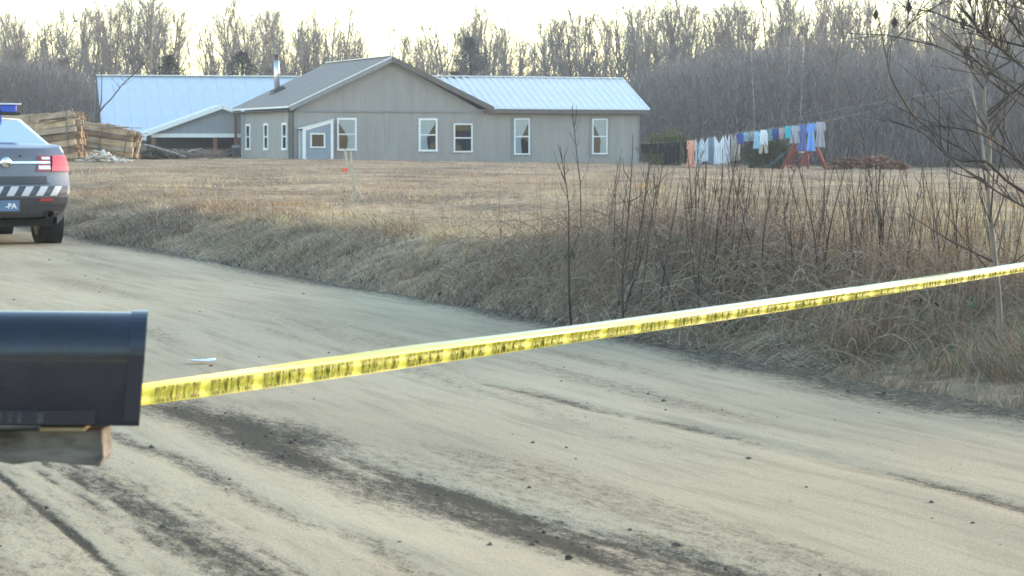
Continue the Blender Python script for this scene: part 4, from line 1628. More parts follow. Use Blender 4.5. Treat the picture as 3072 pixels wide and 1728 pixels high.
def garment(kind, x0, x1, ybot, col, label, seed, dz=0.0):
    rg_ = random.Random(seed)
    ytop = np.interp((x0 + x1) / 2, _lx, _ly) + 2
    pa, pb = at(*Z4(x0, ytop), LY), at(*Z4(x1, ytop), LY)
    pc_ = at(*Z4((x0 + x1) / 2, ybot), LY)
    W_, H_ = (pb.x - pa.x), pa.z - pc_.z
    r_ = empty('garment', ((pa.x + pb.x) / 2, LY + dz, pa.z))
    r_.name = {'trousers': 'trousers', 'shirt': 'shirt', 'dress': 'dress', 'romper': 'romper', 'apron': 'apron'}[kind]
    tag(r_, label, r_.name.split('.')[0], 'laundry hung on the clothes line')
    ph = rg_.uniform(0, 6)

    def sheet(prof_l, prof_r, v0, v1, m, nm='cloth', nv=12, nu=10, fold=.05):
        rows = []
        for i in range(nv + 1):
            v = lerp(v0, v1, i / nv)
            l, r = np.interp(v, *zip(*prof_l)), np.interp(v, *zip(*prof_r))
            rows.append([(lerp(l, r, j / nu) * W_, fold * (.3 + v) * math.sin(j * 1.25 + ph + v * 1.5) + .03 * math.sin(v * 5 + ph), -v * H_ + .02 * math.sin(j * 2.1 + ph) * v) for j in range(nu + 1)])
        return MB().grid(rows).build(nm, CL[m], r_, smooth=True, solid=.02)
    if kind == 'trousers':
        sheet([(0, -.46), (.3, -.5)], [(0, .46), (.3, .5)], 0, .34, col, 'waist')
        sheet([(.3, -.5), (1, -.46)], [(.3, -.03), (1, -.08)], .335, 1, col, 'leg', fold=.03)
        sheet([(.3, .03), (1, .10)], [(.3, .5), (1, .44)], .335, 1 - rg_.uniform(0, .06), col, 'leg', fold=.03)
    elif kind == 'shirt':
        sheet([(0, -.30), (.15, -.34), (1, -.36)], [(0, .30), (.15, .34), (1, .36)], 0, 1, col, 'bodice')
        for s_ in (-1, 1):
            a = sorted([(0, s_ * .30), (.1, s_ * .36), (.7, s_ * .38)]); b = [(0, s_ * .34), (.15, s_ * .5), (.7, s_ * .54)]
            pl_, pr_ = ([(0, .30), (.7, .37)], [(0, .36), (.2, .5), (.7, .53)])
            if s_ > 0: sheet(pl_, pr_, .01, rg_.uniform(.5, .8), col, 'sleeve', fold=.03)
            else: sheet([(v, -u) for v, u in pr_], [(v, -u) for v, u in pl_], .01, rg_.uniform(.5, .8), col, 'sleeve', fold=.03)
    elif kind == 'dress':
        sheet([(0, -.30), (.12, -.34), (.38, -.30), (1, -.5)], [(0, .30), (.12, .34), (.38, .30), (1, .5)], 0, 1, col, 'skirt', nv=18)
        for s_ in (-1, 1):
            pl_, pr_ = ([(0, .29), (.5, .34)], [(0, .36), (.12, .48), (.5, .52)])
            if s_ > 0: sheet(pl_, pr_, .01, rg_.uniform(.26, .42), col, 'sleeve', fold=.03)
            else: sheet([(v, -u) for v, u in pr_], [(v, -u) for v, u in pl_], .01, rg_.uniform(.26, .42), col, 'sleeve', fold=.03)
    elif kind == 'apron':   # pinned by two corners, hanging in a V at the neck
        sheet([(0, -.46), (.5, -.44), (1, -.48)], [(0, -.40), (.26, -.02), (1, .0)], 0, 1, col, 'panel', nv=16)
        sheet([(0, .36), (.24, .0), (1, .012)], [(0, .44), (.5, .46), (1, .50)], 0, 1 - rg_.uniform(0, .05), col, 'panel', nv=16)
    elif kind == 'romper':
        sheet([(0, -.32), (.15, -.42), (.6, -.46)], [(0, .32), (.15, .42), (.6, .46)], 0, .62, col, 'bodice')
        sheet([(.6, -.46), (1, -.48)], [(.6, -.04), (1, -.16)], .615, 1, 'beige', 'leg', fold=.03)
        sheet([(.6, .04), (1, .18)], [(.6, .46), (1, .48)], .615, .98, 'beige', 'leg', fold=.03)
    for s_ in (-.28, .28):
        MB().box((s_ * W_, 0, .015), (.02, .05, .07)).build('peg', M['lath'], r_)


BT = 'short black trousers in the row beside the house wall'
for i, (a, b) in enumerate(((200, 230), (233, 263), (266, 297), (300, 330), (345, 384))):
    garment('trousers', a, b, 488 + 4 * (i % 2), 'black', ['short black trousers nearest the house corner', 'second pair of short black trousers from the house corner', 'third pair of short black trousers from the house corner', 'fourth pair of short black trousers from the house corner', 'fifth pair of short black trousers, just before the long ones'][i], 20 + i)
garment('trousers', 386, 448, 575, 'black', 'long black trousers right after the short pairs', 26)
garment('trousers', 450, 513, 568, 'black', 'second long black trousers, beside the gap in the line', 27)
garment('trousers', 553, 578, 560, 'black', 'narrow black trousers half hidden behind the peach dress', 28, .12)
garment('dress', 566, 640, 605, 'peach', 'long peach dress hung between black trousers and pale shirts', 29)
garment('apron', 638, 692, 575, 'palesky', 'pale sky blue garment right of the peach dress', 30)
garment('apron', 690, 747, 556, 'white', 'short white apron hung between pale blue and steel blue', 31)
garment('trousers', 744, 787, 580, 'steel', 'steel blue trousers left of the wide white dress', 32)
garment('apron', 788, 880, 580, 'white', 'widest white garment on the line, with a deep V', 33)
garment('apron', 880, 920, 575, 'white', 'narrow white garment right of the widest white one', 34)
garment('apron', 930, 970, 556, 'cream', 'grey cream garment hung after the white ones', 35)
garment('apron', 971, 1004, 552, 'beige', 'beige garment hung below the royal blue shirt', 36, .1)
garment('shirt', 974, 1034, 410, 'royal', 'small royal blue shirt, first of the short shirts', 37)
garment('shirt', 1028, 1070, 392, 'light', 'small light blue shirt next to the royal blue one', 38)
garment('shirt', 1064, 1092, 388, 'teal', 'tiny teal shirt between light blue and pinkish grey', 39)
garment('shirt', 1086, 1118, 385, 'pinkg', 'tiny pinkish grey shirt left of the pale cyan one', 40)
garment('dress', 1110, 1164, 450, 'cyan', 'pale cyan dress longer than the shirts around it', 41)
garment('romper', 1158, 1232, 490, 'white', 'white child romper with two beige legs', 42)
garment('shirt', 1230, 1270, 386, 'teal', 'small teal shirt right of the white romper', 43)
garment('shirt', 1266, 1319, 376, 'navy', 'small navy blue shirt between teal and pink shirts', 44)
garment('shirt', 1316, 1368, 375, 'pinkg', 'small pinkish grey shirt left of the bright aqua one', 45)
garment('shirt', 1366, 1418, 366, 'aqua', 'small bright aqua shirt left of the long dresses', 46)
garment('dress', 1408, 1494, 408, 'lav', 'short lavender grey dress before the play frame', 47)
garment('dress', 1468, 1550, 466, 'slate', 'long slate blue dress before the play frame', 48, .12)
garment('dress', 1544, 1617, 470, 'bright', 'long bright blue dress before the play frame', 49)
garment('dress', 1612, 1698, 440, 'grey', 'long grey dress with sleeves, rightmost on the line', 50)

# ------------------------------------------------------------------ red play frame with green slide
M['red_wood'] = wood_material('red_stained_wood', (.16, .035, .028), (.30, .07, .05), 6, (4, 4, 4))
M['slide'] = mat('green_slide', (.03, .075, .075), .4, .15, 5)
PY = 116.5
pf = empty('play_frame', on_ground(776, PY))
tag(pf, 'red wooden play frame with a dark green slide behind the laundry', 'play frame')
pl0 = pf.location


def pz4(x, y, d=0.0): return at(*Z4(x, y), PY + d) - pl0


G_ = pz4(1440, 612).z
for nm, pts, w in (('leg', ((1448, 405, -.7), (1345, 612, -.9)), .11), ('leg', ((1448, 405, .6), (1420, 610, .8)), .11),
                   ('leg', ((1570, 420, -.9), (1478, 612, -1.0)), .11), ('leg', ((1545, 420, .6), (1560, 612, .8)), .10),
                   ('leg', ((1622, 420, -.6), (1704, 612, -.9)), .11), ('leg', ((1622, 420, .5), (1690, 606, .8)), .11),
                   ('beam', ((1440, 408, -.1), (1640, 420, -.1)), .14), ('crossbar', ((1400, 545, -.8), (1570, 545, -.85)), .08),
                   ('crossbar', ((1360, 590, -.9), (1420, 590, .7)), .08), ('crossbar', ((1500, 570, -.8), (1570, 575, -.85)), .08)):
    a, b = [pz4(*p) for p in pts]
    MB().beam(a, b, w, w).build(nm, M['red_wood'], pf)
a, b = pz4(1408, 482), pz4(1560, 482)
x = MB(); x.span((a.x, -.7, a.z - .05), (b.x, .6, a.z + .05)); x.build('platform', M['red_wood'], pf)
x = MB(); x.span((a.x + .35, -.78, a.z - .02), (a.x + .62, -.72, a.z + .06)); x.build('white_board', M['slab_white'], pf)
rows = []
for k in range(13):
    u = k / 12
    xx, yy = lerp(1408, 1190, u), np.interp(u, [0, .08, .5, .85, 1], [470, 474, 545, 604, 612])
    c = pz4(xx, yy)
    rows.append([c + Vector((0, -.72, .13)), c + Vector((0, -.70, .0)), c + Vector((0, -.25, .0)), c + Vector((0, -.23, .13))])
MB().grid(rows).build('slide', M['slide'], pf, smooth=False, solid=.03)

# ------------------------------------------------------------------ firewood
M['log_end'] = mat('log_end', (.46, .40, .32), .85, .3, 8)
M['log_bark'] = mat('red_brown_bark', (.19, .095, .055), .9, .45, 4, rnd=.35)
fw_root = empty('firewood_pile', on_ground(866, 121))
tag(fw_root, 'low pile of reddish brown firewood right of the play frame', 'firewood')
lg = MB(); lg.lathe([(.001, -.22), (.055, -.22), (.06, -.2), (.058, .2), (.05, .22), (.001, .22)], 8, 'y')
lme = lg.mesh('log'); lme.materials.append(M['log_bark'])
lge = MB(); lge.lathe([(.001, -.224), (.052, -.224), (.052, -.2)], 8, 'y')
leme = lge.mesh('log_face'); leme.materials.append(M['log_end'])
rg_ = random.Random(2)
for k in range(240):
    x_ = rg_.uniform(-1.9, 1.95)
    top = .62 * (1 - (abs(x_) / 2.1) ** 4) * (1 + .15 * math.sin(x_ * 3))
    z_ = rg_.uniform(.05, top)
    o = obj('log', lme, None, fw_root, (x_, rg_.uniform(-.5, .5), z_))
    o.rotation_euler = (rg_.uniform(-.3, .3), rg_.uniform(0, 3), rg_.uniform(-1.6, 1.6))
    s_ = rg_.uniform(.7, 1.25); o.scale = (s_, rg_.uniform(.8, 1.3), s_)
    if rg_.random() < .18:
        e_ = obj('log_face', leme, None, o)

# ------------------------------------------------------------------ trees of the wood
def gen_tree(seed, H, r0, clear=.35, nb=20, spread=.28, twigs=6, lean=.03, fork=False, rise=.75, twig_r=.017, sub=6):
    """bare broadleaf tree -> (limb segments, twig segments) as arrays"""
    rg = np.random.default_rng(seed)
    limbs, tw = [], []

    def grow(p, d, L, ra, rb, n, wob, upb):
        pts = [p]
        for i in range(n):
            d = d + rg.normal(0, wob, 3) + np.array([0, 0, upb])
            d /= np.linalg.norm(d)
            pts.append(pts[-1] + d * L / n)
        rr = np.linspace(ra, rb, n + 1)
        return pts, rr

    def put(lst, pts, rr):
        for i in range(len(pts) - 1): lst.append((pts[i], pts[i + 1], rr[i], rr[i + 1]))

    stems = []
    d0 = np.array([rg.normal(0, lean), rg.normal(0, lean), 1.0])
    if fork:
        hp = H * rg.uniform(.3, .5)
        pts, rr = grow(np.zeros(3), d0, hp, r0, r0 * .8, 4, .03, .02)
        put(limbs, pts, rr)
        for s in (-1, 1):
            a = rg.uniform(0, 3.14)
            d = np.array([s * .28 * math.cos(a), s * .28 * math.sin(a), 1.])
            p2, r2 = grow(pts[-1], d, (H - hp) * rg.uniform(.85, 1.02), r0 * .65, .04, 8, .05, .05)
            put(limbs, p2, r2); stems.append((p2, r2, hp / H))
    else:
        pts, rr = grow(np.zeros(3), d0, H, r0, .045, 12, .035, .02)
        put(limbs, pts, rr); stems.append((pts, rr, 0.0))
    for pts, rr, f0 in stems:
        k = nb // len(stems)
        P = np.array(pts)
        for i in range(k):
            f = rg.uniform(max(0.02, (clear - f0) / (1 - f0)), .97) if len(stems) == 1 or f0 else rg.uniform(.1, .97)
            u = f * (len(pts) - 1); j = int(u)
            p = P[j] + (P[j + 1] - P[j]) * (u - j)
            ra = max(.022, rr[j] * .5)
            az = rg.uniform(0, 6.283)
            L = H * spread * (1.15 - .75 * f) * rg.uniform(.6, 1.2)
            d = np.array([math.cos(az), math.sin(az), rise * rg.uniform(.6, 1.6)]); d /= np.linalg.norm(d)
            bp, br = grow(p, d, L, ra, .020, 5, .10, .06)
            put(limbs, bp, br)
            for s in range(sub):
                g = rg.uniform(.2, 1.0) * 4.999; jj = int(g)
                q = bp[jj] + (bp[jj + 1] - bp[jj]) * (g - jj)
                dd = d + rg.normal(0, .42, 3); dd[2] += .3; dd /= np.linalg.norm(dd)
                L2 = L * rg.uniform(.35, .85)
                sp, sr = grow(q, dd, L2, .020, .013, 4, .13, .07)
                put(tw, sp, sr)
                for t in range(twigs):
                    ii = rg.integers(0, 4); e = sp[ii] + (sp[ii + 1] - sp[ii]) * rg.random()
                    d3 = dd + rg.normal(0, .5, 3); d3[2] += .3; d3 /= np.linalg.norm(d3)
                    tw.append((e, e + d3 * rg.uniform(.3, .75), twig_r, twig_r * .45))
    return limbs, tw


def tree_proto(seed, H, trunk_mat='bark_grey', **k):
    limbs, tw = gen_tree(seed, H, **k)
    r_ = empty('bare_tree', (0, 0, 0))
    V, F = prisms(*[np.array([s[i] for s in limbs]) for i in range(4)], 5)
    obj('trunk', np_mesh('trunk', V, [F], smooth=True), M[trunk_mat], r_)
    V, F = prisms(*[np.array([s[i] for s in tw]) for i in range(4)], 3)
    obj('crown', np_mesh('crown', V, [F]), M['twig'], r_)
    return r_


TALL = [tree_proto(100 + i, 15.0, r0=.17 + .045 * (i % 3), clear=.28 + .06 * (i % 4), nb=17 + 2 * (i % 4), spread=.22 + .03 * (i % 4), fork=(i % 3 == 2), rise=1.5, twigs=3, sub=6, twig_r=.0135) for i in range(10)]
BUSHY = [tree_proto(200 + i, 10.0, r0=.13, clear=.12, nb=30, spread=.33, twigs=7, rise=1.0, twig_r=.015) for i in range(5)]
SPARSE = [tree_proto(300 + i, 15.0, r0=.17, clear=.5, nb=12, spread=.17, twigs=3, rise=1.0, fork=(i == 0), sub=4) for i in range(3)]
BIRCH = [tree_proto(400 + i, 14.0, 'birch', r0=.17, clear=.5, nb=16, spread=.2, twigs=5, rise=1.1) for i in range(2)]
_used = set()


def place(proto, px, top_py, Y, base_h, label, group, name='bare_tree'):
    X = (px - 512) / F_PX * Y
    z0 = gz(X, Y) - .1
    H = 1.45 + (HORIZON - top_py) * Y / F_PX - z0
    o = proto
    if id(proto) in _used:
        o = copy_tree(proto)
    _used.add(id(proto))
    s = H / base_h
    o.location = (X, Y, z0)
    sx = s * random.uniform(.85, 1.1)
    o.scale = (sx, sx, s)
    o.rotation_euler = (0, 0, random.uniform(0, 6.28))
    tag(o, label, 'tree', group)
    return o


def top_profile(px):
    return np.interp(px, [-60, 0, 17, 30, 45, 60, 90, 125, 150, 165, 185, 200, 215, 250, 290, 330, 360, 400, 440, 470, 500, 520, 560, 600, 640, 680, 720, 780, 830, 880, 940, 1000, 1090],
                     [24, 26, 14, 34, 34, 18, 12, 10, 5, 2, 40, 48, 25, 10, 30, 20, 46, 42, 34, 14, 22, 32, 20, 22, 8, 6, 12, 2, 0, 6, 10, 2, 0])


rnd = random.Random(21)
BANDS = [(-40, 'left of the picture edge beyond the car'), (100, 'left of the blue barn'), (150, 'above the left end of the blue barn ridge'), (215, 'above the middle of the blue barn ridge'),
         (290, 'above the right end of the barn ridge'), (390, 'behind the left slope of the gable roof'), (440, 'right of the gable ridge'), (540, 'above the left half of the wing roof'),
         (640, 'above the right half of the wing roof'), (740, 'behind the dark and white laundry'), (832, 'behind the coloured laundry and play frame'), (910, 'behind the firewood pile'), (2000, 'at the far right behind the field')]


def band(px, kind='tall bare tree'):
    w_ = [b for a, b in BANDS if px < a][0]
    return f'{kind} in the wood {w_}', f'{kind}s {w_}'


# main belt
px = -55.0
while px < 1080:
    for row, (Y0, hh) in enumerate(((196, 0), (212, 4), (230, 8), (248, 6))):
        x_ = px + rnd.uniform(-9, 9)
        dens = 1.0
        if 335 < x_ < 440: dens = .6
        if 168 < x_ < 206: dens = .45
        if rnd.random() > dens: continue
        l, g = band(x_)
        top = top_profile(x_) + abs(rnd.gauss(0, 10)) + hh - 7
        place(rnd.choice(TALL), x_, top, Y0 + rnd.uniform(-7, 7), 15.0, l, g)
    px += 15.0
# lower, twiggier trees that fill the belt
px = -50.0
while px < 1080:
    x_ = px + rnd.uniform(-8, 8)
    l, g = band(x_, 'low twiggy tree')
    top = np.interp(x_, [0, 100, 240, 440, 560, 640, 700, 780, 860, 960, 1080], [55, 72, 62, 66, 58, 62, 52, 46, 52, 50, 48]) + rnd.uniform(-4, 14)
    place(rnd.choice(BUSHY), x_, top, rnd.uniform(176, 190), 10.0, l, g)
    px += 15.0 if (x_ < 95 or x_ > 630) else 60.0
# nearer grey-crowned trees on the right
px = 640.0
while px < 1090:
    x_ = px + rnd.uniform(-7, 7)
    top = np.interp(x_, [640, 690, 780, 830, 900, 1000, 1090], [88, 58, 46, 52, 58, 50, 45]) + rnd.uniform(-3, 16)
    place(rnd.choice(BUSHY), x_, top, rnd.uniform(150, 168), 10.0, *[t.replace('in the wood', 'at the wood edge') for t in band(x_, 'grey crowned tree')])
    px += 13.0
# individuals that stand out
place(SPARSE[0], 315, -6, 190, 15, 'tall forked bare tree right behind the gable roof, highest there', None)
place(SPARSE[1], 344, 6, 186, 15, 'slender bare tree right of the tall forked one', None)
place(SPARSE[2], 397, 28, 184, 15, 'lone thin bare tree just right of the roof ridge', None)
place(SPARSE[1], 446, 22, 184, 15, 'thin straight bare tree above the left end of the wing roof', None)
place(SPARSE[2], 152, -4, 184, 15, 'thin straight bare tree above the blue barn ridge', None)
for p, top, l in ((754, 40, 'white barked birch directly above the clothes line'), (800, 30, 'white barked birch behind the bright blue dress'), (786, 34, 'thin white birch left of the bright dress birch')):
    o = place(BIRCH[0] if p != 786 else BIRCH[1], p, top, 146 if p != 786 else 149, 14, l, None)
    o.scale.x = o.scale.y = o.scale.x * .75
place(SPARSE[0], 830, 4, 142, 15, 'forked bare tree in front of the grey wood, right of laundry', None)
place(SPARSE[1], 985, 30, 128.3, 15, 'bare tree at right to which the clothes lines run', None)


# conifers in the belt
def conifer(seed, H):
    rg = np.random.default_rng(seed)
    r_ = empty('conifer', (0, 0, 0))
    MB().tube([(0, 0, 0), (.05, 0, H * .6), (0, 0, H)], [.14, .09, .02], 6).build('trunk', M['bark_dark'], r_)
    n = 3000
    t = rg.random(n) ** .75
    z = H * (.12 + .88 * t)
    rad = H * .24 * (1 - t) ** .7 * (1 + .25 * np.sin(z * 4))
    a = rg.uniform(0, 6.283, n)
    q = rad * np.sqrt(rg.random(n)) * rg.uniform(.7, 1.1, n)
    B = np.stack([q * np.cos(a), q * np.sin(a), z], 1)
    D = np.stack([np.cos(a), np.sin(a), rg.uniform(-.3, .5, n)], 1) + rg.normal(0, .35, (n, 3))
    D /= np.linalg.norm(D, axis=1, keepdims=True)
    V, qd, tr, c = ribbons(B, D, rg.uniform(.2, .5, n), np.full(n, .07), rg.uniform(0, .35, n), np.ones((n, 3)))
    obj('crown', np_mesh('crown', V, qd + [tr]), M['needles'], r_)
    return r_


con = [conifer(1, 8.0), conifer(2, 8.0)]
for k, (p, top, Y, l) in enumerate(((170, 56, 178, 'dark conifer rising above the middle of the blue barn roof'), (243, 52, 180, 'dark green conifer left of the stove pipe'),
                                    (455, 72, 176, 'small conifer above the left end of the wing roof'), (470, 38, 190, 'slim greenish conifer in the wood above the wing roof'))):
    o = place(con[k % 2], p, top, Y, 8.0, l, None)
    o.scale.x = o.scale.y = o.scale.z * (1.8 if p in (170, 243) else 1.3)


# undergrowth of the wood: reads as one grey mass
def thicket(name, px0, px1, Y0, Y1, prof, n, label, tone=1.0):
    px_ = RNG.uniform(px0, px1, n)
    Y = RNG.uniform(Y0, Y1, n)
    X = (px_ - 512) / F_PX * Y
    z0 = ground_z(X, Y)
    top = 1.45 + (HORIZON - (np.interp(px_, *zip(*prof)) + 9 * fbm(px_ * .09, Y * .1, 3))) * Y / F_PX - z0
    z = z0 + np.maximum(top, .4) * RNG.random(n) ** 1.15
    D = np.stack([RNG.normal(0, .45, n), RNG.normal(0, .45, n), np.abs(RNG.normal(.8, .5, n))], 1)
    D /= np.linalg.norm(D, axis=1, keepdims=True)
    t = tone * RNG.uniform(.65, 1.35, n)
    warm = RNG.uniform(0, 1, n)
    col = np.stack([(.215 + .02 * warm) * t, .195 * t, (.19 - .015 * warm) * t], 1)
    o = ribbon_obj(name, np.stack([X, Y, z], 1), D, RNG.uniform(.5, 1.5, n), RNG.uniform(.016, .05, n), RNG.uniform(0, .3, n), col, M['vcol'])
    tag(o, label, 'undergrowth', kind='stuff')


thicket('wood_undergrowth', -60, 110, 168, 186, [(-60, 60), (20, 66), (60, 72), (95, 88), (110, 100)], 60000, 'grey leafless undergrowth left of the blue barn', .95)
thicket('wood_undergrowth', 90, 660, 176, 200, [(90, 100), (240, 104), (430, 84), (640, 74), (660, 72)], 40000, 'grey leafless undergrowth behind barn and house', .95)
thicket('wood_undergrowth', 628, 1110, 140, 176, [(628, 92), (660, 74), (700, 62), (790, 56), (860, 62), (960, 60), (1110, 54)], 145000, 'dense grey leafless undergrowth behind the laundry', .95)


# the same woods going on to the right of the picture; unseen belt behind the viewpoint added to darken reflections
def far_thicket(n, az0, az1, d0, d1, h, label):
    a = RNG.uniform(R(az0), R(az1), n); d = RNG.uniform(d0, d1, n)
    X, Y = np.sin(a) * d, np.cos(a) * d
    Z = ground_z(X, Y) + RNG.random(n) ** 1.2 * (h * (1 + .5 * fbm(a * 40, d * .05, 3)))
    D = unit(np.stack([RNG.normal(0, .4, n), RNG.normal(0, .4, n), np.abs(RNG.normal(.9, .4, n))], 1))
    col = np.array([.20, .175, .15]) * RNG.uniform(.6, 1.3, (n, 1))
    o = ribbon_obj('wood_undergrowth', np.stack([X, Y, Z], 1), D, RNG.uniform(1.0, 2.4, n), RNG.uniform(.06, .14, n), RNG.uniform(0, .3, n), col, M['vcol'])
    tag(o, label, 'undergrowth', kind='stuff')


def unit(D):
    return D / np.linalg.norm(D, axis=1, keepdims=True)


far_thicket(26000, 13.6, 55, 140, 170, 9.0, 'leafless undergrowth of the wood beyond the right edge')
far_thicket(42000, 118, 242, 48, 62, 11.0, 'leafless wood on the near side of the road behind the viewpoint')


# evergreen bushes by the laundry
def bush(px0, px1, py_top, Y, col, label, seed):
    rg = np.random.default_rng(seed)
    c = on_ground((px0 + px1) / 2, Y)
    W_ = (px1 - px0) / 2 * Y / F_PX
    H_ = 1.45 + (HORIZON - py_top) * Y / F_PX - c.z
    r_ = empty('evergreen_bush', c)
    tag(r_, label, 'bush')
    MB().tube([(0, 0, -.1), (0, 0, H_ * .7)], [.06, .02], 6).build('trunk', M['bark_dark'], r_)
    n = 9000
    u = rg.normal(0, 1, (n, 3)); u /= np.linalg.norm(u, axis=1, keepdims=True)
    rr = rg.random(n) ** .4
    lump = 1 + .25 * np.sin(u[:, 0] * 5 + seed) * np.cos(u[:, 2] * 6)
    B = u * rr[:, None] * lump[:, None] * np.array([W_, W_ * .8, H_ / 2]) + np.array([0, 0, H_ * .48])
    B[:, 2] = np.maximum(B[:, 2], .02)
    D = u + rg.normal(0, .5, (n, 3)); D[:, 2] += .3; D /= np.linalg.norm(D, axis=1, keepdims=True)
    t = rg.uniform(.5, 1.4, n)
    ribbon_obj('crown', B, D, rg.uniform(.12, .3, n), np.full(n, .035), rg.uniform(0, .3, n), np.outer(t, col), M['vcol'], 3, r_)


bush(738, 792, 138, 119, np.array([.085, .105, .055]), 'rounded green bush between the white laundry and the slide', 5)
bush(640, 690, 131, 122, np.array([.14, .15, .065]), 'yellowish green bush behind the black trousers', 6)

# ------------------------------------------------------------------ thin dead tree in front of the barn
tp = [at(x, y, 114) for x, y in ((101.5, 152), (101, 141), (99.5, 132), (98.5, 118), (99.5, 112), (104, 106), (112, 98), (122, 85), (135, 73), (143, 64))]
lt = empty('leaning_sapling', (tp[0].x, 114, gz(tp[0].x, 114) - .05))
tag(lt, 'thin crooked leafless sapling leaning across the blue barn roof', 'sapling')
lo = lt.location
q = MB(); q.tube([p - lo for p in [Vector((tp[0].x, 114, lo.z))] + tp], [.06, .055, .05, .045, .045, .045, .04, .035, .03, .025, .015], 6); q.build('trunk', M['bark_dark'], lt, smooth=True)
q = MB(); q.tube([tp[4] - lo, at(101.5, 100, 114) - lo, at(101.8, 80, 114) - lo, at(101.5, 64, 114) - lo], [.035, .03, .02, .01], 5)
for k in range(14):
    a = tp[6 + k % 4].lerp(tp[min(9, 7 + k % 4)], random.random()) - lo
    q.tube([a, a + Vector((random.uniform(-.5, .6), random.uniform(-.3, .3), random.uniform(.1, .7)))], [.012, .004], 4)
q.tube([at(101, 141, 114) - lo, at(107, 138, 114) - lo, at(113, 146, 114) - lo], [.04, .035, .02], 5)
q.build('branches', M['bark_dark'], lt)

# ------------------------------------------------------------------ dead grass
def palette(n, cols, w=None, jit=.18):
    cols = np.array(cols)
    i = RNG.choice(len(cols), n, p=w)
    return cols[i] * RNG.uniform(1 - jit, 1 + jit, (n, 1))


STRAW = [(.52, .395, .23), (.44, .325, .185), (.60, .475, .295), (.31, .215, .13), (.50, .42, .31)]
GREYED = [(.38, .31, .22), (.26, .205, .15), (.48, .41, .31), (.15, .115, .085), (.34, .25, .155), (.54, .47, .37)]
RUSSET = [(.36, .25, .15), (.28, .17, .10), (.44, .34, .22), (.20, .13, .09), (.34, .29, .22)]


def unit(D):
    return D / np.linalg.norm(D, axis=1, keepdims=True)


def field_grass():
    n = 240000
    Y = 1 / RNG.uniform(1 / 130., 1 / 17.5, n) ** 1.0
    a = RNG.uniform(-.30, .33, n)
    X = a * Y
    s = side(X, Y)
    patch = fbm(X * .35, Y * .2, 3)
    keep = (s > 1.2) & (RNG.random(n) < np.clip(.78 + 1.0 * patch, .15, 1))
    X, Y, patch = X[keep], Y[keep], patch[keep]
    n = len(X)
    Z = ground_z(X, Y) - .01
    D = unit(np.stack([RNG.normal(0, .55, n), RNG.normal(0, .55, n), np.abs(RNG.normal(.7, .35, n)) + .1], 1))
    k = np.interp(Y, [18, 40, 80, 130], [1, 1.25, 1.8, 2.6])
    tuft = fbm(X * 1.7 + 11, Y * .9, 3)
    L = RNG.uniform(.06, .19, n) * np.clip(1 + 2.5 * tuft, .3, 2.8) * np.interp(Y, [18, 50, 130], [1.1, 1.0, .9])
    col = palette(n, STRAW, jit=.3) * (1 + .5 * patch[:, None]) * (1 + .9 * vnoise(X * 2.3, Y * 1.1)[:, None] + .5 * vnoise(X * .6 + 70, Y * .35)[:, None])
    gold = (vnoise(X * .3 + 90, Y * .12) > .06); col[gold] *= np.array([1.18, 1.12, .95])
    ox = vnoise(X * .12 + 40, Y * .07) > .16
    col[ox] *= np.array([.88, .72, .62])
    o = ribbon_obj('field_grass', np.stack([X, Y, Z], 1), D, L, .0058 * k, RNG.uniform(.1, .7, n), np.clip(col, .02, .8), M['vcol'])
    tag(o, 'short matted dead grass covering the field before the house', 'grass', kind='stuff')


field_grass()


def bank_grass():
    n = 125000
    Y = RNG.uniform(15.5, 46, n) ** 1.0
    Y = 15.5 * (46 / 15.5) ** RNG.random(n)
    s = RNG.beta(1.3, 1.5, n) * 3.0 + .02
    X = edge_x(Y) + s / .91
    clump = fbm(X * 1.4, Y * 1.4, 3)
    keep = (RNG.random(n) < np.clip(.78 + 1.1 * clump, .12, 1)) & ((Y > 16.2) | (s < 1.2))
    X, Y, s, clump = X[keep], Y[keep], s[keep], clump[keep]
    n = len(X)
    Z = ground_z(X, Y) - .02
    # long blades matted over, combed down the slope in swirls
    swirl = 6.3 * vnoise(X * .55, Y * .55)
    D = np.stack([-.75 + .7 * np.cos(swirl) + RNG.normal(0, .4, n), -.45 + .7 * np.sin(swirl) + RNG.normal(0, .4, n), np.abs(RNG.normal(.75, .4, n)) + .15], 1)
    D = unit(D)
    L = RNG.uniform(.16, .44, n) * np.clip(1 + clump, .5, 1.5)
    low = np.clip(1.35 - s / 2.2, 0, 1)
    col = palette(n, GREYED)
    c2 = palette(n, STRAW)
    col = col * low[:, None] + c2 * (1 - low[:, None])
    o = ribbon_obj('bank_grass', np.stack([X, Y, Z], 1), D, L, RNG.uniform(.004, .008, n), RNG.uniform(.5, 1.15, n), np.clip(col, .02, .8), M['vcol'], 4)
    tag(o, 'long matted dead grass on the roadside bank', 'grass', kind='stuff')


bank_grass()


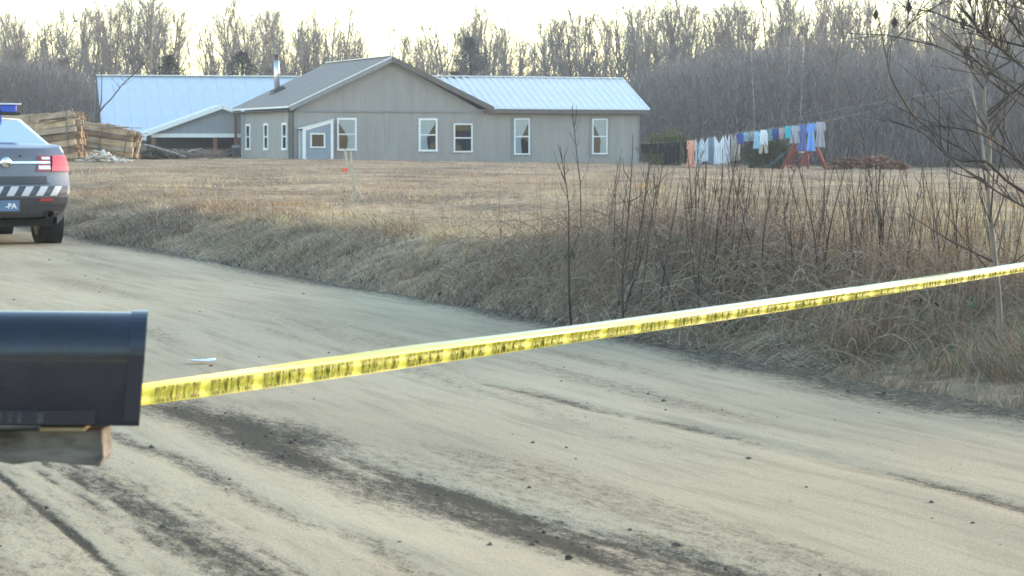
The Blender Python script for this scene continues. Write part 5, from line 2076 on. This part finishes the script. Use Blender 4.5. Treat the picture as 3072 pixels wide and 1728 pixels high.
# drooping straw tussocks along the bank
def tussocks():
    m = 330
    Y = 15.8 * (44 / 15.8) ** RNG.random(m)
    s = RNG.beta(1.6, 1.6, m) * 2.3 + .25
    X = edge_x(Y) + s / .91
    k = 95
    tone = palette(m, [(.56, .44, .28), (.42, .345, .245), (.62, .52, .37), (.28, .21, .145), (.50, .385, .235)], jit=.15)
    size = RNG.uniform(.55, 1.25, m)
    n = m * k
    i = np.repeat(np.arange(m), k)
    a = RNG.uniform(0, 6.283, n)
    q = np.sqrt(RNG.random(n)) * .10 * size[i]
    bx, by = X[i] + q * np.cos(a), Y[i] + q * np.sin(a)
    B = np.stack([bx, by, ground_z(bx, by) - .01], 1)
    out = RNG.uniform(.15, .9, n)
    D = unit(np.stack([np.cos(a) * out - .25, np.sin(a) * out - .25, np.full(n, 1.0)], 1))
    o = ribbon_obj('bank_tussocks', B, D, RNG.uniform(.16, .42, n) * size[i], RNG.uniform(.003, .0062, n), RNG.uniform(.5, 1.2, n), tone[i] * RNG.uniform(.7, 1.25, (n, 1)), M['vcol'], 4)
    tag(o, 'drooping straw coloured grass tussocks along the roadside bank', 'grass', kind='stuff')


tussocks()


def verge_grass():
    n = 62000
    Y = RNG.uniform(9.5, 18.5, n)
    s = RNG.beta(1.1, 2.2, n) * 3.4 + .05
    X = edge_x(Y) + s / .91
    clump = fbm(X * 1.8, Y * 1.8, 3)
    keep = (RNG.random(n) < np.clip(.6 + 1.5 * clump, .05, 1) * np.clip(s / .15, .35, 1)) & (X / Y < .33)
    X, Y, s, clump = X[keep], Y[keep], s[keep], clump[keep]
    n = len(X)
    Z = ground_z(X, Y) - .02
    sw = 6.3 * vnoise(X * .9 + 4, Y * .9)
    D = unit(np.stack([RNG.normal(-.15, .4, n) + .5 * np.cos(sw), RNG.normal(0, .4, n) + .5 * np.sin(sw), np.abs(RNG.normal(.9, .35, n)) + .15], 1))
    L = RNG.uniform(.10, .40, n) * np.clip(s / .8, .4, 1.1) * np.clip(1 + 1.3 * clump, .4, 1.6)
    col = palette(n, RUSSET)
    g_ = (vnoise(X * 1.2 + 9, Y * 1.2) > .22) & (RNG.random(n) < .18)
    col[g_] = np.array([.12, .16, .07]) * RNG.uniform(.7, 1.3, (g_.sum(), 1))
    o = ribbon_obj('verge_grass', np.stack([X, Y, Z], 1), D, L, RNG.uniform(.003, .0065, n), RNG.uniform(.05, .6, n), np.clip(col, .02, .8), M['vcol'], 4)
    tag(o, 'tall russet dead grass along the right road verge', 'grass', kind='stuff')


verge_grass()


# ------------------------------------------------------------------ bramble tangle on the mound
def brambles():
    n = 4800
    # along the bank, thickest where the mound stands
    Y = RNG.normal(18.6, 2.0, n).clip(13.2, 22)
    s = RNG.beta(1.4, 1.8, n) * 2.6 + .25
    X = edge_x(Y) + s / .91
    dens = np.exp(-((Y - 19.0) / 2.6) ** 2)
    keep = RNG.random(n) < .25 + .75 * dens
    X, Y, s = X[keep], Y[keep], s[keep]
    n = len(X)
    Z = ground_z(X, Y) - .03
    a = RNG.uniform(0, 6.283, n)
    h = RNG.uniform(.10, .42, n) * np.interp(s, [0, .7, 2.2, 4], [.5, 1.0, .85, .6]) * np.interp(Y, [13, 16, 17.5, 19, 24], [.55, .65, .8, 1.0, .75])
    sp = RNG.uniform(.2, .8, n)
    P = []
    for t in np.linspace(0, 1, 6):
        P.append(np.stack([X + np.cos(a) * sp * t - .15 * t, Y + np.sin(a) * sp * t * .8, Z + h * (1.0 - (2 * t - .9) ** 2 * 1.1 + .0) * (1 if True else 0) + .0], 1))
    P[0][:, 2] = Z
    r = RNG.uniform(.0018, .0042, n)
    Vs, Fs, Cs, off = [], [], [], 0
    tone = palette(n, [(.25, .195, .15), (.34, .275, .215), (.16, .12, .095), (.42, .345, .27), (.27, .175, .115)])
    for i in range(5):
        V, F = prisms(P[i], P[i + 1], r * (1 - .15 * i), r * (1 - .15 * (i + 1)), 3)
        Vs.append(V); Fs.append(F + off); off += len(V); Cs.append(np.repeat(tone, 6, 0))
    o = obj('bramble_tangle', np_mesh('bramble_tangle', np.concatenate(Vs), [np.concatenate(Fs)], np.concatenate(Cs)), M['vcol'])
    tag(o, 'dark tangled dead brambles heaped on the roadside mound', 'brambles', kind='stuff')
    # a few dull green leaves low in the tangle
    n = 3200
    Y = RNG.uniform(13.5, 19, n); s = RNG.uniform(.8, 3.4, n)
    X = edge_x(Y) + s / .91
    k = vnoise(X * 1.1 + 3, Y * 1.1) > .16
    X, Y = X[k], Y[k]; n = len(X)
    Z = ground_z(X, Y) + RNG.uniform(.05, .4, n)
    D = unit(RNG.normal(0, 1, (n, 3)))
    col = np.array([.07, .105, .05]) * RNG.uniform(.6, 1.5, (n, 1))
    o = ribbon_obj('bramble_leaves', np.stack([X, Y, Z], 1), D, RNG.uniform(.03, .08, n), RNG.uniform(.015, .03, n), RNG.uniform(0, .5, n), col, M['vcol'])
    tag(o, 'dull green leaves low among the roadside brambles', 'leaves', kind='stuff')


brambles()


# short upright weed stalks over the near field on the right
def weed_stalks():
    n = 2400
    Y = 15.5 * (27 / 15.5) ** RNG.random(n)
    a = RNG.uniform(-.01, .30, n)
    X = a * Y
    s = side(X, Y)
    k = (s > 1.0) & (RNG.random(n) < np.clip(.25 + 1.6 * fbm(X * .6, Y * .4, 3) + np.clip((a - .0) * 3, 0, .3), 0, 1))
    X, Y = X[k], Y[k]; n = len(X)
    Z = ground_z(X, Y) - .02
    D = unit(np.stack([RNG.normal(0, .12, n), RNG.normal(0, .12, n), np.ones(n)], 1))
    L = RNG.uniform(.2, .75, n)
    P0 = np.stack([X, Y, Z], 1)
    P1 = P0 + D * L[:, None]
    V, F = prisms(P0, P1, RNG.uniform(.002, .0042, n), np.full(n, .0015), 3)
    tone = np.repeat(palette(n, [(.16, .12, .09), (.26, .19, .13), (.20, .12, .08), (.30, .25, .19)]), 6, 0)
    o = obj('weed_stalks', np_mesh('weed_stalks', V, [F], tone), M['vcol'])
    tag(o, 'thin upright dead weed stalks standing in the near field', 'weeds', kind='stuff')


weed_stalks()


# ------------------------------------------------------------------ saplings of the roadside thicket
def sapling_proto(seed, H, r0, nb, bend=.06):
    rg = np.random.default_rng(seed)
    r_ = empty('sapling', (0, 0, 0))
    d = np.array([rg.normal(0, .07), rg.normal(0, .07), 1.])
    pts = [np.zeros(3)]
    for i in range(9):
        d = d + rg.normal(0, bend, 3); d[2] = max(d[2], .7); d /= np.linalg.norm(d)
        pts.append(pts[-1] + d * H / 9)
    MB().tube(pts, list(np.linspace(r0, r0 * .25, 10)), 5).build('stem', M['sapling'], r_, smooth=True)
    tw = MB()
    for k in range(nb):
        f = rg.uniform(.2, .95) * 8.99; j = int(f)
        p = pts[j] + (pts[j + 1] - pts[j]) * (f - j)
        a = rg.uniform(0, 6.28)
        L = H * rg.uniform(.12, .34) * (1.1 - f / 11)
        dd = np.array([math.cos(a) * .5, math.sin(a) * .5, rg.uniform(.6, 1.3)]); dd /= np.linalg.norm(dd)
        q1 = p + dd * L * .5 + rg.normal(0, .02, 3)
        q2 = q1 + (dd + np.array([0, 0, .25])) * L * .5
        tw.tube([p, q1, q2], [r0 * .32, r0 * .24, r0 * .12], 4, False)
        if rg.random() < .6:
            e = q1 + (dd + rg.normal(0, .4, 3)) * L * .35
            tw.tube([q1, e], [r0 * .25, r0 * .1], 3, False)
    tw.build('twigs', M['sapling'], r_)
    return r_


SAP = [sapling_proto(500 + i, 1.5, .0112 - .0016 * (i % 3), 4 + 2 * (i % 4), .05 + .02 * (i % 3)) for i in range(8)]
sr = random.Random(5)
sap_used = set()


def put_sapling(px, Y, top_py, label, group, k=None):
    X = (px - 512) / F_PX * Y
    z0 = gz(X, Y) - .04
    H = 1.45 + (HORIZON - top_py) * Y / F_PX - z0
    i = sr.randrange(len(SAP)) if k is None else k
    o = SAP[i]
    if i in sap_used: o = copy_tree(o)
    sap_used.add(i)
    o.location = (X, Y, z0)
    s = H / 1.5
    o.scale = (s * .9, s * .9, s)
    o.rotation_euler = (0, 0, sr.uniform(0, 6.28))
    tag(o, label, 'sapling', group)
    return o


for k in range(185):
    px_ = sr.choice([sr.gauss(720, 55), sr.uniform(600, 1015), sr.uniform(690, 1015), sr.gauss(830, 80)])
    Yv = sr.uniform(15.2, 21.5)
    X = (px_ - 512) / F_PX * Yv
    if side(X, Yv) < 1.3: Yv += 2.5
    top = sr.choice([sr.uniform(175, 230), sr.uniform(155, 205), sr.uniform(155, 205), sr.uniform(120, 165)])
    w_ = [b for a, b in ((645, 'before the wing end window'), (742, 'below the dark and white laundry'), (832, 'below the coloured laundry'), (912, 'below the firewood pile'), (3000, 'towards the right edge')) if px_ < a][0]
    w_ = ('tall ' if top < 168 else 'short ') + 'thin bare sapling ' + w_
    put_sapling(px_, Yv, top, w_ + ' above the tape', w_.replace('sapling', 'saplings'))
put_sapling(584, 21.5, 104, 'tall wispy bare sapling standing before the wing window', None, 3)
put_sapling(641, 20.5, 112, 'thin sapling before the right corner of the house', None, 6)
put_sapling(724, 19.0, 96, 'tall straight sapling rising past the white laundry', None, 1)
put_sapling(690, 19.4, 110, 'straight sapling rising left of the peach dress', None, 4)


# small tree standing in the verge at the right
def stem_tree():
    b = on_ground(1004, 15.2)
    r_ = empty('small_tree', b - Vector((0, 0, .08)))
    tag(r_, 'small grey trunked tree on the verge at the right edge', 'tree')
    o = r_.location
    P = [Vector((0, 0, 0))] + [at(x, y, 15.2) - o for x, y in ((1001, 345), (998, 290), (993, 240), (988, 195), (990, 150), (984, 100), (986, 40), (982, -20))]
    MB().tube(P, [.022, .02, .018, .016, .013, .011, .009, .006, .004], 7).build('trunk', M['bark_grey'], r_, smooth=True)
    q = MB()
    rg = random.Random(8)
    for k in range(26):
        j = rg.randrange(2, 8)
        a = P[j].lerp(P[j + 1], rg.random())
        d = Vector((rg.uniform(-1, 1), rg.uniform(-.6, .6), rg.uniform(.3, 1.2))).normalized() * rg.uniform(.2, .7)
        q.tube([a, a + d * .5 + Vector((0, 0, .01)), a + d + Vector((0, 0, .06))], [.007, .005, .002], 4, False)
    q.build('twigs', M['bark_dark'], r_)


stem_tree()

# ------------------------------------------------------------------ overhanging roadside tree, trunk outside the picture
Z3 = lambda zx, zy: ((2048 + zx * .39752) / 3.0, zy * .39752 / 3.0)
rt_ = empty('roadside_tree', (TREE_P.x, TREE_P.y, gz(TREE_P.x, TREE_P.y) - .1))
tag(rt_, 'roadside tree whose bare branches reach in from the right', 'tree')
ro = rt_.location
trunk_pts = [Vector((0, 0, 0)), Vector((-.05, 0, .6)), Vector((-.15, .05, 1.2)), Vector((-.3, .1, 2.0)), Vector((-.4, .1, 3.0)), Vector((-.35, .2, 4.2))]
MB().tube(trunk_pts, [.13, .11, .095, .08, .06, .03], 9).build('trunk', M['bark_dark'], rt_, smooth=True)
BR = [  # attach height on trunk, pixel polyline in zoom coordinates, start and end radius
    (.75, [(2900, 1560), (2576, 1250), (2430, 1120), (2250, 1010), (2000, 960), (1780, 955)], .026, .004, 14.0),
    (.55, [(2860, 1620), (2576, 1450), (2430, 1350), (2290, 1220), (2100, 1210), (1970, 1140), (1870, 980), (1740, 870), (1600, 640), (1550, 500), (1560, 350), (1650, 250), (1740, 150), (1830, 40)], .022, .004, 13.7),
    (1.45, [(2900, 760), (2576, 510), (2440, 400), (2300, 290), (2220, 220), (2100, 180), (1850, 70)], .026, .004, 14.2),
    (1.2, [(2900, 960), (2576, 720), (2350, 560), (2150, 400), (1950, 230), (1640, 20)], .016, .003, 13.9),
    (1.1, [(2900, 1040), (2576, 800), (2250, 560), (2050, 430), (1850, 320)], .014, .003, 14.4),
    (.35, [(2860, 1690), (2576, 1560), (2300, 1400), (2000, 1180), (1800, 1000), (1500, 880), (1380, 800)], .014, .003, 14.1),
    (1.9, [(2900, 420), (2576, 350), (2350, 290), (2230, 230), (2190, 100), (2150, -40)], .018, .004, 14.3),
    (1.7, [(2900, 560), (2600, 300), (2480, 160), (2400, 40), (2350, -60)], .018, .006, 14.0),
    (.6, [(2860, 1500), (2620, 1330), (2500, 1180), (2400, 1000), (2360, 880)], .012, .003, 13.6),
    (.4, [(2860, 1640), (2480, 1500), (2340, 1340), (2200, 1180), (2030, 1080), (1985, 960)], .010, .003, 13.9),
    (2.2, [(2900, 240), (2700, 120), (2560, 20), (2480, -80)], .018, .006, 14.2),
]
rg = random.Random(31)
for h, pl_, ra, rb, Yb in BR:
    c = Vector((float(np.interp(h, [0, .6, 1.2, 2, 3], [0, -.05, -.15, -.3, -.4])), .05, h))
    P = [c] + [at(*Z3(*p), Yb + .15 * math.sin(i * 1.3)) - ro for i, p in enumerate(pl_)]
    dense = []
    for i in range(len(P) - 1):
        p0, p1, p2, p3 = P[max(i - 1, 0)], P[i], P[i + 1], P[min(i + 2, len(P) - 1)]
        for k in range(4):
            t = k / 4
            dense.append(.5 * ((2 * p1) + (p2 - p0) * t + (2 * p0 - 5 * p1 + 4 * p2 - p3) * t * t + (3 * p1 - p0 - 3 * p2 + p3) * t ** 3))
    dense.append(P[-1])
    n = len(dense)
    br_o = MB().tube(dense, [.58 * lerp(ra, rb, (i / (n - 1)) ** .8) for i in range(n)], 6).build('branch', M['bark_dark'], rt_, smooth=True)
    q = MB()
    high = h > 1.3
    for k in range(20 if high else 11):
        i = rg.randrange(4, n - 1)
        a = dense[i]
        t_ = (dense[i + 1] - dense[i]).normalized()
        d = (t_ + Vector((rg.uniform(-.7, .7), rg.uniform(-.6, .6), rg.uniform(-.3, .9)))).normalized() * rg.uniform(.12, .55)
        m_ = a + d * .55 + Vector((0, 0, rg.uniform(-.02, .04)))
        q.tube([a, m_, a + d], [.0045, .0032, .0015], 4, False)
        for e in range(2 if high else 1):
            d2 = (d.normalized() + Vector((rg.uniform(-.8, .8), rg.uniform(-.5, .5), rg.uniform(-.4, .8)))).normalized() * rg.uniform(.08, .25)
            q.tube([m_, m_ + d2], [.003, .0012], 3, False)
    q.build('twigs', M['bark_dark'], br_o)
# tape tied round the trunk
MB().tube([Vector((TREE_P.x - .1 + .14 * math.cos(a), TREE_P.y + .14 * math.sin(a), tp2.z)) for a in np.linspace(0, 6.283, 17)], .02, 5).build('tape_loop', M['tape'], tape, smooth=True)
# a few dead leaves still hanging
lv = MB()
for (x_, y_) in ((1460, 60), (1600, 120), (2120, 130), (1710, 10), (2140, 345)):
    p = at(*Z3(x_, y_), 13.9) - ro
    lv.add([p, p + Vector((.018, 0, -.035)), p + Vector((0, .01, -.075)), p + Vector((-.02, 0, -.04))], [(0, 1, 2, 3)])
lv.build('dead_leaves', M['bark_dark'], rt_, solid=.002)

# ------------------------------------------------------------------ thin evening haze over the whole place
hz = MB(); hz.span((-1600, -120, -1.4), (1600, 1600, 24.0))
hm = bpy.data.materials.new('haze'); hm.use_nodes = True
hn = hm.node_tree.nodes
hn.remove(hn['Principled BSDF'])
pv = hn.new('ShaderNodeVolumePrincipled')
pv.inputs['Color'].default_value = (.84, .90, 1.0, 1)
pv.inputs['Density'].default_value = HAZE_DENSITY
pv.inputs['Anisotropy'].default_value = 0.0
hm.node_tree.links.new(pv.outputs[0], hn['Material Output'].inputs['Volume'])
ho = hz.build('haze', hm)
tag(ho, 'thin pale evening haze over the field and wood', 'haze', kind='stuff')
